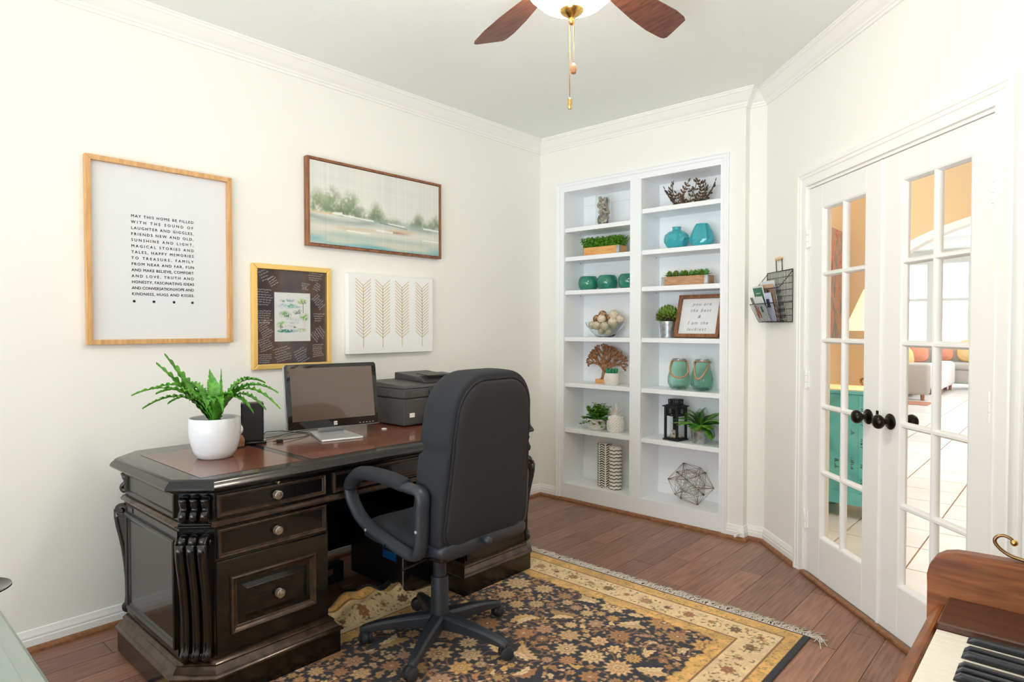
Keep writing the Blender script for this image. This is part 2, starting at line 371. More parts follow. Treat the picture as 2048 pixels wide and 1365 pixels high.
crown = [(0, 2.626), (0.010, 2.626), (0.012, 2.638), (0.018, 2.640), (0.020, 2.650), (0.034, 2.662), (0.050, 2.684), (0.060, 2.698), (0.068, 2.702), (0.070, 2.710), (0.075, 2.712), (0.075, CE), (0, CE)]
room_path = [DWEND, DW0, (1.60, 0.06), (1.60, 0), (0, 0), (0, -6.6)]
struct(MB().sweep(crown, room_path).build('trim_1', 'trim'))
basep = [(0, 0), (0.014, 0), (0.014, 0.048), (0.011, 0.052), (0.012, 0.060), (0.008, 0.072), (0.005, 0.084), (0, 0.086)]
qr = [(0, 0), (0.032, 0), (0.031, 0.009), (0.026, 0.017), (0.020, 0.021), (0.014, 0.022), (0, 0.022)]
struct(MB().sweep(basep, [(0.19, 0), (0, 0), (0, -6.6)]).build('baseboard_left', 'trim'))
struct(MB().sweep(basep, [dwp(0.392), DW0, (1.60, 0.06), (1.60, 0), (1.478, 0)]).build('baseboard_right', 'trim'))
struct(MB().sweep(qr, [dwp(0.392), DW0, (1.60, 0.06), (1.60, 0), (1.462, 0)]).build('trim_2', 'quarter'))
struct(MB().sweep([(a - 0.006, b) for a, b in qr], [(1.462, 0), (0.192, 0)]).build('trim_3', 'quarter'))
struct(MB().sweep(qr, [(0.192, 0), (0, 0), (0, -6.6)]).build('trim_4', 'quarter'))
struct(MB().extr([dwp(SX0, 0.0) + (0.0,), dwp(SX0, 0.03) + (0.0,), dwp(SX1, 0.03) + (0.0,), dwp(SX1, 0.0) + (0.0,)], (0, 0, 0.018)).build('trim_5', 'quarter', bevel=0.006))
# door stop on the baseboard
t = thing('door_stop', 'small white door stop on the baseboard right of the bookcase', 'door stop', (1.585, -0.012, 0.045))
MB().lathe([(0.006, 0), (0.006, -0.055), (0.009, -0.056), (0.009, -0.072), (0.002, -0.073)], (0, 0, 0), 12, 'y').build('stem', 'trim', t, smooth=True)
MB().lathe([(0.014, 0.002), (0.014, -0.004), (0.002, -0.006)], (0, 0, 0), 14, 'y').build('base_plate', 'trim', t, smooth=True)

def frame_sweep(x0, x1, z0, z1, prof, open_bottom=True):
    """mitred moulding round an opening in the local XZ plane; prof = [(outward offset, proud)]"""
    m = MB(); pth = [(x0, z0), (x0, z1), (x1, z1), (x1, z0)]
    m.sweep(prof, pth, closed=not open_bottom)
    m.v = [(x, -z, y) for x, y, z in m.v]
    return m
cas = [(0, 0), (0, 0.012), (0.012, 0.013), (0.014, 0.010), (0.040, 0.012), (0.044, 0.016), (0.058, 0.017), (0.062, 0.021), (0.078, 0.022), (0.084, 0.018), (0.085, 0)]
DWL = (DW0[0], DW0[1], 0); DWR = (0, 0, -PI / 4)
struct(frame_sweep(SX0 - 0.002, SX1 + 0.002, 0, 2.037, cas).build('trim_6', 'trim', loc=DWL, rot=DWR))
jm = MB(); jm.box(SX0 - 0.001, SX0 + 0.010, 0.0, 0.125, 0, 2.03); jm.box(SX1 - 0.010, SX1 + 0.001, 0.0, 0.125, 0, 2.03); jm.box(SX0, SX1, 0.0, 0.125, 2.022, 2.036)
jm.box(SX0, SX0 + 0.020, 0.05, 0.085, 0, 2.03); jm.box(SX1 - 0.020, SX1, 0.05, 0.085, 0, 2.03)
struct(jm.build('trim_7', 'trim', loc=DWL, rot=DWR))
# a second casing just beyond the door casing
struct(MB().box(1.797, 1.815, -0.016, 0, 0, 2.13).build('trim_8', 'trim', loc=DWL, rot=DWR, bevel=0.004))

def door_leaf(n, x0, x1, hinge_left):
    g0, g1 = x0 + (0.121 if hinge_left else 0.121), x1 - 0.112
    if not hinge_left: g0, g1 = x0 + 0.128, x1 - 0.102
    zb, zt = 0.225, 1.905; ya, yb = 0.006, 0.044
    d = MB(); d.box(x0, g0, ya, yb, 0.012, 2.020); d.box(g1, x1, ya, yb, 0.012, 2.020); d.box(g0, g1, ya, yb, 0.012, zb); d.box(g0, g1, ya, yb, zt, 2.020)
    d = struct(d.build('door_%d' % n, 'door', loc=DWL, rot=DWR, bevel=0.003))
    bead = frame_sweep(g0, g1, zb, zt, [(0, 0), (0, 0.006), (-0.006, 0.003), (-0.014, -0.012), (-0.014, -0.020), (0, -0.020)], open_bottom=False)
    bead.v = [(x, y + ya + 0.005, z) for x, y, z in bead.v]
    bead.build('glazing_bead', 'door', d)
    mu = [(-0.014, 0.014), (0.014, 0.014)]
    xm = (g0 + g1) / 2
    def bar(a, b, vert):
        pr = [(-0.014, 0.018), (-0.010, 0.008), (-0.005, 0.002), (0.005, 0.002), (0.010, 0.008), (0.014, 0.018), (0.012, 0.030), (-0.012, 0.030)]
        m = MB()
        if vert: m.loft([[(xm + o, ya + y, z) for o, y in pr] for z in (a, b)])
        else: m.loft([[(x, ya + y, vert_z + o) for o, y in pr] for x in (a, b)])
        return m
    bar(zb, zt, True).build('muntin', 'door', d, smooth=True)
    rows = [zb + (zt - zb) * k / 5 for k in range(6)]
    for z in rows[1:-1]:
        vert_z = z
        pr = [(-0.014, 0.018), (-0.010, 0.008), (-0.005, 0.0015), (0.005, 0.0015), (0.010, 0.008), (0.014, 0.018), (0.012, 0.030), (-0.012, 0.030)]
        MB().loft([[(x, ya + y, z + o) for o, y in pr] for x in (g0, g1)]).build('muntin', 'door', d, smooth=True)
    for r in range(5):
        for a, b in ((g0, xm), (xm, g1)):
            MB().box(a, b, ya + 0.020, ya + 0.023, rows[r], rows[r + 1]).build('pane', 'glass', d)
    hx = x0 - 0.004 if hinge_left else x1 + 0.004
    for z in (1.765, 1.03, 0.29):
        h = MB().lathe([(0.0075, -0.05), (0.0075, -0.018)], (hx, -0.004, z), 10); h.lathe([(0.0075, -0.016), (0.0075, 0.016)], (hx, -0.004, z), 10); h.lathe([(0.0075, 0.018), (0.0075, 0.05), (0.004, 0.056)], (hx, -0.004, z), 10)
        h.box(hx - 0.016, hx + 0.016, 0.0, 0.0065, z - 0.045, z + 0.045)
        h.build('hinge', 'trim', d, smooth=True)
    kx = x1 - 0.075 if hinge_left else x0 + 0.073
    for sg in (-1, 1):
        yk = ya if sg < 0 else yb
        prof = [(0.002, 0), (0.033, 0.0), (0.034, 0.004), (0.030, 0.008), (0.020, 0.010), (0.013, 0.014), (0.011, 0.022), (0.013, 0.032), (0.022, 0.038), (0.029, 0.047), (0.0305, 0.056), (0.027, 0.066), (0.016, 0.073), (0.001, 0.075)]
        k = MB().lathe([(r, sg * z) for r, z in prof], (kx, yk, 0.903), 28, 'y')
        k.build('knob', 'bronze', d, smooth=True)
    if not hinge_left:
        MB().box(x0 - 0.006, x0 + 0.006, ya - 0.008, ya + 0.002, 0.012, 2.018).build('astragal', 'door', d, bevel=0.003)
        MB().box(x0 - 0.010, x0 + 0.004, ya - 0.012, ya + 0.001, 0.918, 0.940).build('latch', 'bronze', d, bevel=0.002)
    return d
door_leaf(1, 0.487, 1.081, True)
door_leaf(2, 1.084, 1.682, False)

# ------------------------------------------------------------------ built-in bookcase
bc = thing('bookcase', 'white built-in bookcase recessed in the back wall beside the glazed doors', 'bookcase', (0, 0, 0))
ff = MB(); YF = -0.006
ff.box(0.195, 0.234, YF, 0.016, 0.022, 2.345); ff.box(0.802, 0.888, YF, 0.016, 0.13, 2.305); ff.box(1.446, 1.472, YF, 0.016, 0.022, 2.345)
ff.box(0.234, 1.446, YF, 0.016, 2.305, 2.345); ff.box(0.234, 1.446, YF, 0.016, 0.022, 0.13)
ff.build('face_frame', 'shelf', bc, bevel=0.0015)
frame_sweep(0.197, 1.470, 0.022, 2.343, [(0, 0.006), (0, 0.014), (0.006, 0.016), (0.010, 0.012), (0.018, 0.014), (0.024, 0.020), (0.030, 0.018), (0.032, 0.0), (0, 0.0)]).build('casing', 'shelf', bc)
for x0, x1 in ((0.205, 0.234), (0.802, 0.818), (0.872, 0.888), (1.446, 1.465)):
    MB().box(x0, x1, 0.016, 0.262, 0.10, 2.33).build('side_panel', 'shelf', bc)
MB().box(0.205, 1.465, 0.250, 0.270, 0.10, 2.33).build('back_panel', 'shelf', bc)
MB().box(0.205, 1.465, 0.016, 0.262, 2.305, 2.33).build('top_panel', 'shelf', bc)
for (x0, x1), zs in (((0.235, 0.801), (2.038, 1.823, 1.574, 1.227, 0.885, 0.544)), ((0.889, 1.445), (2.102, 1.822, 1.575, 1.228, 0.885, 0.544))):
    for z in zs:
        MB().box(x0, x1, 0.008, 0.249, z - 0.031, z).build('shelf', 'shelf', bc, bevel=0.0015)
    MB().box(x0, x1, 0.016, 0.249, 0.10, 0.13).build('bottom_shelf', 'shelf', bc)
    MB().box(x0, x1, 0.240, 0.250, 0.13, 0.20).build('back_rail', 'shelf', bc, bevel=0.002)
    MB().box(x0, x1, 0.240, 0.250, 2.235, 2.305).build('back_rail', 'shelf', bc, bevel=0.002)
    for z in zs:
        for x in (x0 + 0.004, x1 - 0.004):
            MB().sphere((x, 0.20, z - 0.034), 0.004, 8, 6).build('shelf_pin', 'pewter', bc)

# ------------------------------------------------------------------ things on the shelves
def leaflet(mb, base, d, ln, w, up=Vector((0, 0, 1)), curl=0.15, cup=0.0):
    """small flat leaf with a folded middle"""
    b = Vector(base); d = Vector(d).normalized(); s = d.cross(up)
    if s.length < 1e-3: s = Vector((1, 0, 0))
    s.normalize(); n = s.cross(d)
    mid = b + d * ln * 0.5 + n * curl * ln * 0.3; tip = b + d * ln - n * curl * ln * 0.2
    q = b + d * ln * 0.22 + n * curl * ln * 0.15
    vs = [b, q + s * w * 0.34 + n * cup * w, mid + s * w * 0.5 + n * cup * w, tip, mid - s * w * 0.5 + n * cup * w, q - s * w * 0.34 + n * cup * w, mid]
    mb.add(vs, [(0, 1, 6), (1, 2, 6), (2, 3, 6), (3, 4, 6), (4, 5, 6), (5, 0, 6)])

# left column -------------------------------------------------------
t = thing('shell_jar', 'tall clear glass jar filled with seashells and stones on top left shelf', 'jar', (0.508, 0.105, 2.038))
MB().lathe([(0.050, 0.001), (0.055, 0.004), (0.056, 0.21), (0.054, 0.222), (0.050, 0.222), (0.0515, 0.21), (0.051, 0.010), (0.002, 0.008)], n=32).build('glass', 'jarglass', t, smooth=True)
for i in range(64):
    a = i * 2.39996; r = 0.035 * math.sqrt(random.uniform(0.15, 1)); z = 0.020 + 0.180 * (i / 63)
    m = MB().sphere((0, 0, 0), 0.0125 + 0.007 * random.random(), 9, 6, (1, 0.62, 1.15))
    MX = Matrix.Translation((r * math.cos(a), r * math.sin(a), z)) @ Euler((random.random() * 3, random.random() * 3, 0)).to_matrix().to_4x4()
    m.xf(MX).build('shell', 'shell', t, smooth='all')

def planter(label, loc, w, dpt, h, wood, plant, ph, kind, n, lname):
    t = thing('planter_box', label, 'planter', loc, 0)
    b = MB(); th = 0.010
    b.box(-w / 2, w / 2, -dpt / 2, -dpt / 2 + th, 0, h); b.box(-w / 2, w / 2, dpt / 2 - th, dpt / 2, 0, h)
    b.box(-w / 2, -w / 2 + th, -dpt / 2 + th, dpt / 2 - th, 0, h); b.box(w / 2 - th, w / 2, -dpt / 2 + th, dpt / 2 - th, 0, h); b.box(-w / 2 + th, w / 2 - th, -dpt / 2 + th, dpt / 2 - th, 0, 0.008)
    b.build('box', wood, t, bevel=0.001)
    for sx in (-1, 1):
        for sy in (-1, 1):
            c = MB(); x = sx * w / 2; y = sy * dpt / 2
            c.box(min(x, x - sx * 0.022), max(x, x - sx * 0.022), min(y, y + sy * 0.0015), max(y, y + sy * 0.0015), 0.001, h - 0.001)
            c.box(min(x, x + sx * 0.0015), max(x, x + sx * 0.0015), min(y + sy * 0.0015, y - sy * 0.018), max(y + sy * 0.0015, y - sy * 0.018), 0.001, h - 0.001)
            c.build('metal_corner', 'galv', t)
    g = MB()
    g.box(-w / 2 + th, w / 2 - th, -dpt / 2 + th, dpt / 2 - th, h * 0.5, h * 0.8)
    g.build('soil', 'soil', t)
    g = MB()
    for i in range(n):
        x = (random.random() - .5) * (w - 0.02); y = (random.random() - .5) * (dpt - 0.02)
        if kind == 'grass':
            sp = 1.0; hh = ph * (0.7 + 0.4 * random.random())
            dx = x / (w / 2) * 0.025 + random.gauss(0, 0.008); dy = y / (dpt / 2) * 0.02 + random.gauss(0, 0.008)
            for k in range(6):
                f = (k + 1) / 6
                p = (x + dx * f, y + dy * f, h * 0.8 + hh * f * 0.95)
                a = k * 2.4 + i
                leaflet(g, p, (math.cos(a), math.sin(a), 0.7), 0.019, 0.013)
        else:
            pass
    if kind == 'grass':
        stuff(g.build(lname, plant, t))
    else:
        k = 0
        for i in range(n):
            x = -w / 2 + 0.03 + (w - 0.06) * i / (n - 1); y = random.uniform(-0.2, 0.2) * dpt
            g = MB()
            for ring in range(4):
                m = 7 - ring
                for j in range(m):
                    a = j * 2 * PI / m + ring * 0.5
                    el = 0.45 + ring * 0.33
                    leaflet(g, (x + 0.003 * math.cos(a), y + 0.003 * math.sin(a), h * 0.95 + ring * 0.006), (math.cos(a) * math.cos(el), math.sin(a) * math.cos(el), math.sin(el)), ph * (0.72 - 0.08 * ring), 0.020, cup=0.2)
            g.build('succulent', plant if i % 2 else 'succ', t)
    return t
planter('honey pine planter box of boxwood greenery, upper left shelf of bookcase', (0.515, 0.11, 1.823), 0.325, 0.115, 0.062, 'pine', 'grass', 0.078, 'grass', 520, 'greenery')
planter('low weathered wood planter of pale succulents above the framed sign', (1.175, 0.11, 1.575), 0.325, 0.115, 0.062, 'drift', 'mint', 0.064, 'succ', 10, 'succulent')

pot_labels = ['round teal glazed pot, left of three in a row', 'round teal glazed pot, middle of three in a row', 'round green teal pot half hidden behind the bookcase post']
for i, x in enumerate((0.378, 0.545, 0.727)):
    t = thing('teal_pot', pot_labels[i], 'pot', (x, 0.105, 1.574), i * 1.3, 'teal pots on the third left shelf')
    MB().lathe([(0.002, 0), (0.055, 0.0), (0.058, 0.003), (0.070, 0.022), (0.077, 0.048), (0.074, 0.078), (0.064, 0.098), (0.058, 0.103), (0.053, 0.101), (0.062, 0.085), (0.068, 0.05), (0.058, 0.012), (0.002, 0.010)], n=36).build('body', 'teal', t, smooth=True)

t = thing('glass_bowl', 'clear flared glass bowl full of woven decorative balls', 'bowl', (0.515, 0.12, 1.227))
MB().lathe([(0.002, 0.001), (0.06, 0.001), (0.064, 0.004), (0.10, 0.035), (0.140, 0.082), (0.150, 0.110), (0.147, 0.111), (0.136, 0.084), (0.096, 0.040), (0.060, 0.009), (0.002, 0.007)], n=40, fr=lambda a, z: 1.0 + 0.05 * math.cos(2 * a)).xf(Matrix.Diagonal((1.0, 0.74, 1.0, 1.0))).build('bowl', 'jarglass', t, smooth=True)
balls = [(-.105, -.01, .088, .033, 0), (-.045, -.045, .085, .033, 0), (.028, -.055, .080, .033, 0), (-.01, -.03, .135, .034, 0), (.085, -.03, .110, .036, 0), (.080, .0, .165, .038, 0), (-.075, .012, .135, .032, 1), (-.028, .02, .165, .034, 1), (.03, .03, .14, .033, 1), (.128, .01, .132, .031, 0), (-.03, .0, .045, .028, 0), (.03, .0, .04, .028, 0), (-.03, .06, .10, .033, 0), (.05, .055, .09, .033, 0)]
blab = ['cream woven ball at the left rim of glass bowl', 'pale green cream ball resting low at front left of glass bowl', 'pale ball low in the front middle of glass bowl', 'cream ball near the middle of the pile in glass bowl', 'smooth cream ball at right front of glass bowl', 'textured cream ball, topmost of pile in glass bowl', 'brown vine ball at upper left of glass bowl', 'brown vine ball at the top centre of glass bowl', 'brown vine ball wedged behind the middle of glass bowl', 'cream ball farthest right over the rim of glass bowl', 'small cream ball at the bottom left inside glass bowl', 'small cream ball at the bottom right inside glass bowl', 'cream ball at the back left of glass bowl', 'cream ball at the back right of glass bowl']
for (x, y, z, r, b), lb in zip(balls, blab):
    o = MB().sphere((0, 0, 0), r * 0.94, 18, 12).build('woven_ball', 'ballb' if b else 'ball', None, smooth='all', loc=(0.515 + x, 0.118 + y * 0.8, 1.227 + z))
    tag(o, lb, 'ball', 'woven balls in the glass bowl')

t = thing('tree_sculpture', 'carved brown wooden tree sculpture on a pale block base', 'sculpture', (0.515, 0.15, 0.885))
MB().box(-0.085, 0.075, -0.03, 0.03, 0, 0.030).build('base', 'pine', t, bevel=0.002)
tr = MB(); random.seed(11)
def branch(p, d, ln, r, lev):
    p = Vector(p); d = Vector(d).normalized(); e = p + d * ln
    m2 = p + d * ln * 0.5 + Vector((random.gauss(0, 0.004), random.gauss(0, 0.002), 0))
    tr.tube([p, m2, e], r, 6, taper=lambda q: 1 - 0.35 * q)
    if lev == 0: 
        tr.sphere(e, r * 1.5, 6, 4); return
    k = 3 if lev > 1 else 3
    for i in range(k):
        a = (i - (k - 1) / 2) * 0.52 + random.gauss(0, 0.08)
        nd = Vector((d.x * math.cos(a) + d.z * math.sin(a), random.gauss(0, 0.16), -d.x * math.sin(a) + d.z * math.cos(a)))
        branch(e, nd, ln * (0.70 + 0.1 * random.random()), r * 0.70, lev - 1)
branch((-0.03, 0, 0.028), (0.1, 0, 1), 0.075, 0.019, 1)
for d, ln, r in (((-0.75, 0, 0.75), 0.066, 0.015), ((-0.2, 0, 1), 0.071, 0.015), ((0.35, 0, 0.9), 0.071, 0.015), ((0.9, 0, 0.6), 0.074, 0.014)):
    branch((-0.022, 0, 0.092), d, ln, r, 3)
tr.lathe([(0.03, 0.0), (0.022, 0.008), (0.016, 0.022)], (-0.03, 0, 0.029), 10)
tr.build('tree', 'carved', t, smooth='all')

t = thing('succulent_pot', 'small white diamond textured pot with green succulent before wooden tree', 'potted plant', (0.612, 0.065, 0.885))
MB().lathe([(0.002, 0), (0.040, 0), (0.050, 0.012), (0.056, 0.040), (0.050, 0.072), (0.044, 0.086), (0.040, 0.086), (0.045, 0.07), (0.002, 0.065)], n=40).build('pot', 'bisque', t, smooth=True)
g = MB()
for k in range(9):
    for j in range(18):
        a = 2 * PI * (j + (k % 2) * 0.5) / 18; z = 0.008 + k * 0.0088; r = np.interp(z, [0, .012, .04, .072, .086], [.040, .050, .056, .050, .044])
        g.box(-0.0035, 0.0035, -0.0035, 0.0035, -0.002, 0.002, Matrix.Translation((r * math.cos(a), r * math.sin(a), z)) @ Matrix.Rotation(a, 4, 'Z') @ Matrix.Rotation(PI / 2, 4, 'Y') @ Matrix.Rotation(PI / 4, 4, 'Z'))
stuff(g.build('diamond_texture', 'bisque', t))
for k in range(9):
    a = k * 2 * PI / 9; g = MB()
    g.sphere((0, 0, 0), 0.013, 8, 6, (1, 0.7, 2.2)); g.xf(Matrix.Translation((0.030 * math.cos(a), 0.030 * math.sin(a), 0.093)) @ Matrix.Rotation(a, 4, 'Z') @ Matrix.Rotation(0.35, 4, 'Y'))
    g.build('leaf', mat('jade', S(40, 140, 96), 0.4) if k == 0 else bpy.data.materials['jade'], t, smooth='all')

t = thing('leafy_plant', 'bushy small-leaved green plant in round white pot on fifth left shelf', 'potted plant', (0.463, 0.095, 0.544))
MB().lathe([(0.002, 0), (0.045, 0), (0.062, 0.012), (0.072, 0.040), (0.073, 0.068), (0.068, 0.084), (0.064, 0.084), (0.066, 0.06), (0.002, 0.055)], n=32).build('pot', 'bisque', t, smooth=True)
g = MB(); random.seed(5)
for i in range(95):
    a = random.random() * 2 * PI; el = random.uniform(-0.15, 1.4); L_ = random.uniform(0.08, 0.165)
    d = Vector((math.cos(a) * math.cos(el), math.sin(a) * math.cos(el) * 0.75, math.sin(el) * 0.75)); b = Vector((0, 0, 0.075))
    for k in range(7):
        f = 0.35 + 0.65 * k / 6; p = b + d * L_ * f + Vector((0, 0, -0.03 * f * f * (1 if el < 0.5 else 0)))
        for sgn in (-1, 1):
            q = k * 1.9 + i + sgn
            leaflet(g, p, (math.cos(q), math.sin(q), 0.4), 0.027, 0.022)
stuff(g.build('foliage', 'grass', t))

def pineapple(t, m):
    MB().lathe([(0.002, 0), (0.046, 0.0), (0.055, 0.012), (0.062, 0.045), (0.060, 0.080), (0.048, 0.112), (0.024, 0.128), (0.018, 0.132), (0.002, 0.134)], n=36).build('body', m, t, smooth=True)
    g = MB()
    for k in range(10):
        for j in range(14):
            a = 2 * PI * (j + (k % 2) * 0.5) / 14; z = 0.012 + k * 0.0105; r = float(np.interp(z, [0, .012, .045, .08, .112, .128], [.046, .055, .062, .060, .048, .024]))
            g.sphere((r * math.cos(a), r * math.sin(a), z), 0.0065, 6, 4)
    stuff(g.build('bumps', m, t, smooth='all'))
    for k in range(3):
        for j in range(8 - 2 * k):
            a = 2 * PI * j / (8 - 2 * k) + k; el = 0.28 + 0.37 * k; l = MB()
            ln = 0.048 + 0.020 * k
            l.loft([[Vector((0, -w, 0)), Vector((0.004, 0, 0)), Vector((0, w, 0)), Vector((-0.003, 0, 0))] for w in (0.012,)] + [[Vector((0.006, -0.006, ln * .6)), Vector((0.010, 0, ln * .6)), Vector((0.006, 0.006, ln * .6)), Vector((0.003, 0, ln * .6))], [Vector((0.018, -0.001, ln)), Vector((0.019, 0, ln)), Vector((0.018, 0.001, ln)), Vector((0.017, 0, ln))]])
            l.xf(Matrix.Translation((0.010 * math.cos(a), 0.010 * math.sin(a), 0.120 + 0.006 * k)) @ Matrix.Rotation(a, 4, 'Z') @ Matrix.Rotation(1.15 - el, 4, 'Y'))
            l.build('crown_leaf', m, t)
t = thing('ceramic_pineapple', 'matte white ceramic pineapple with leafy crown beside bushy plant', 'ornament', (0.628, 0.095, 0.544)); pineapple(t, 'bisque')

def vc_mesh(name, V, F, colr, m, parent=None, smooth=False):
    me = bpy.data.meshes.new(name); me.from_pydata(V if isinstance(V, list) else V.tolist(), [], F if isinstance(F, list) else F.tolist())
    ca = me.color_attributes.new('col', 'FLOAT_COLOR', 'POINT')
    c = np.ones((len(me.vertices), 4)); c[:, :3] = colr; ca.data.foreach_set('color', c.ravel().astype(np.float32))
    me.materials.append(M[m]); 
    if smooth: me.polygons.foreach_set('use_smooth', [True] * len(me.polygons))
    o = bpy.data.objects.new(name, me); COL.objects.link(o); o.parent = parent; return o
def pattern_cylinder(t, r, h, fn, nu=96, nv=150, fr=None):
    V = []; Cc = []
    for j in range(nv + 1):
        for i in range(nu):
            a = 2 * PI * i / nu; z = h * j / nv; q = r * (fr(a) if fr else 1); e = min(z, h - z)
            if e < 0.006: q -= 0.006 - math.sqrt(max(0, 0.006 ** 2 - (0.006 - e) ** 2))
            V.append((q * math.cos(a), q * math.sin(a), z)); Cc.append(fn(a, z))
    F = [(j * nu + i, j * nu + (i + 1) % nu, (j + 1) * nu + (i + 1) % nu, (j + 1) * nu + i) for j in range(nv) for i in range(nu)]
    F += [tuple(range(nu))[::-1], tuple(range(nv * nu, (nv + 1) * nu))]
    return vc_mesh('body', V, F, np.array(Cc), 'vc', t, True)
cw, ck = np.array(S(232, 226, 212)[:3]), np.array(S(52, 46, 44)[:3])
def chev(a, z):
    u = (a / (2 * PI) * 6) % 1; tri = abs(u - 0.5) * 2
    if tri > 0.86: return cw
    return ck if ((z + tri * 0.016) / 0.0175) % 1 < 0.52 else cw
def wav(a, z):
    if z > 0.306: return cw
    return ck if ((z + 0.0022 * math.sin(a * 9) + 0.0015 * math.sin(a * 4 + 1)) / 0.0255) % 1 < 0.28 else cw
t = thing('patterned_vase', 'tall scalloped vase with black and cream chevron columns, left of pair', 'vase', (0.523, 0.11, 0.13), 0.2, 'patterned vases on the bottom shelf'); pattern_cylinder(t, 0.047, 0.318, chev, fr=lambda a: 1 + 0.10 * abs(math.sin(a * 3)))
t = thing('patterned_vase', 'tall round vase with black wavy stripes on cream, right of pair', 'vase', (0.624, 0.10, 0.13), 0, 'patterned vases on the bottom shelf'); pattern_cylinder(t, 0.047, 0.310, wav)

# right column ------------------------------------------------------
t = thing('leaf_bowl', 'openwork bronze metal bowl of leafy vines on top right shelf', 'bowl', (1.175, 0.125, 2.102))
random.seed(3); vines = []
for i in range(15):
    a0 = 2 * PI * i / 15; st = MB(); pts = []
    H = 0.100 + 0.055 * random.random()
    for k in range(9):
        f = k / 8; a = a0 + 0.35 * math.sin(f * 3 + i) * f; r = 0.075 + 0.095 * f ** 0.9; z = 0.008 + H * f ** 1.35
        pts.append(Vector((r * math.cos(a), r * math.sin(a) * 0.62, z)))
    st.tube(pts, 0.0026, 6)
    for k in range(1, 9, 1 if i % 2 else 2):
        p = pts[k]; out = Vector((p.x, p.y, 0)).normalized()
        for sgn in ((-1, 1) if k < 8 else (0,)):
            tan = (pts[min(k, 8)] - pts[k - 1]).normalized(); side = tan.cross(out).normalized() * sgn
            d = (tan * 0.7 + side * 0.9).normalized(); o = len(st.v)
            st.sphere((0, 0, 0), 0.0112, 7, 5, (1.3, 0.66, 0.25))
            zax = out; xax = d; yax = zax.cross(xax).normalized()
            if yax.length < .1: yax = Vector((0, 0, 1))
            R_ = Matrix((xax, yax, xax.cross(yax))).transposed().to_4x4()
            st.xf(Matrix.Translation(p + d * 0.016) @ R_, o)
    st.build('vine', 'leafmetal', t, smooth='all')
MB().tube([(0.075 * math.cos(a), 0.05 * math.sin(a), 0.006) for a in [2 * PI * k / 24 for k in range(24)]], 0.005, 6, closed=True).build('base_ring', 'leafmetal', t, smooth='all')

t = thing('turquoise_vase', 'squat turquoise vase with diamond facets and small neck', 'vase', (1.092, 0.11, 1.822), 0, 'turquoise vases on the second right shelf')
g = MB(); n = 20; rows = [(0.048, 0.0), (0.066, 0.018), (0.081, 0.045), (0.085, 0.068), (0.075, 0.095), (0.052, 0.116), (0.032, 0.126)]
rings = [[(r * (1.03 if (k % 2) == 0 else 0.95) * math.cos(2 * PI * (k + 0.5 * (j % 2)) / n), r * (1.03 if (k % 2) == 0 else 0.95) * math.sin(2 * PI * (k + 0.5 * (j % 2)) / n), z) for k in range(n)] for j, (r, z) in enumerate(rows)]
g.loft(rings); bmv = g.build('body', 'turq', t)
tm = bmv.modifiers.new('tri', 'TRIANGULATE')
MB().lathe([(0.034, 0.122), (0.029, 0.130), (0.028, 0.142), (0.031, 0.148), (0.026, 0.148), (0.024, 0.13), (0.002, 0.126)], n=24).build('neck', 'turq', t, smooth=True)
t = thing('turquoise_vase', 'tapered turquoise vase with pleated facets, right of diamond vase', 'vase', (1.272, 0.11, 1.822), 0.2, 'turquoise vases on the second right shelf')
g = MB(); n = 20; rows = [(0.055, 0.0, 0), (0.070, 0.022, 0), (0.077, 0.045, 1), (0.064, 0.095, 1), (0.045, 0.138, 1), (0.040, 0.150, 0), (0.034, 0.150, 0), (0.034, 0.10, 0)]
g.loft([[(r * ((1.05 if k % 2 else 0.93) if pl else 1) * math.cos(2 * PI * k / n), r * ((1.05 if k % 2 else 0.93) if pl else 1) * math.sin(2 * PI * k / n), z) for k in range(n)] for r, z, pl in rows]); g.build('body', 'turq', t)

def bucket(t, r0, r1, h, m='galv'):
    MB().lathe([(0.002, 0.003), (r0 - 0.002, 0.003), (r0, 0), (r0 + (r1 - r0) * 0.97, h * 0.97), (r1 + 0.002, h * 0.975), (r1 + 0.002, h), (r1 - 0.002, h), (r0 - 0.002, 0.008), (0.002, 0.008)], n=36).build('pot', m, t, smooth=True)
t = thing('succulent_bucket', 'galvanised metal pot with round olive green succulent beside framed sign', 'potted plant', (1.040, 0.095, 1.228))
bucket(t, 0.046, 0.060, 0.112)
random.seed(8)
MB().sphere((0, 0, 0.135), 0.055, 14, 10).build('core', 'soil', t, smooth='all')
for i in range(84):
    th = math.acos(1 - 1.35 * (i + 0.5) / 84); a = i * 2.39996
    d = Vector((math.sin(th) * math.cos(a), math.sin(th) * math.sin(a), math.cos(th)))
    g = MB(); leaflet(g, (0, 0, 0), (1, 0, 0), 0.044, 0.032, cup=0.22)
    tang = Vector((-d.x * d.z, -d.y * d.z, 1 - d.z ** 2)) if abs(d.z) < 0.98 else Vector((1, 0, 0)); tang.normalize()
    dd = (d * 0.95 + tang * 0.42).normalized(); y = d.cross(dd).normalized(); R_ = Matrix((dd, y, dd.cross(y))).transposed().to_4x4()
    g.xf(Matrix.Translation(Vector((0, 0, 0.137)) + d * 0.050) @ R_).build('leaf', 'succ', t)

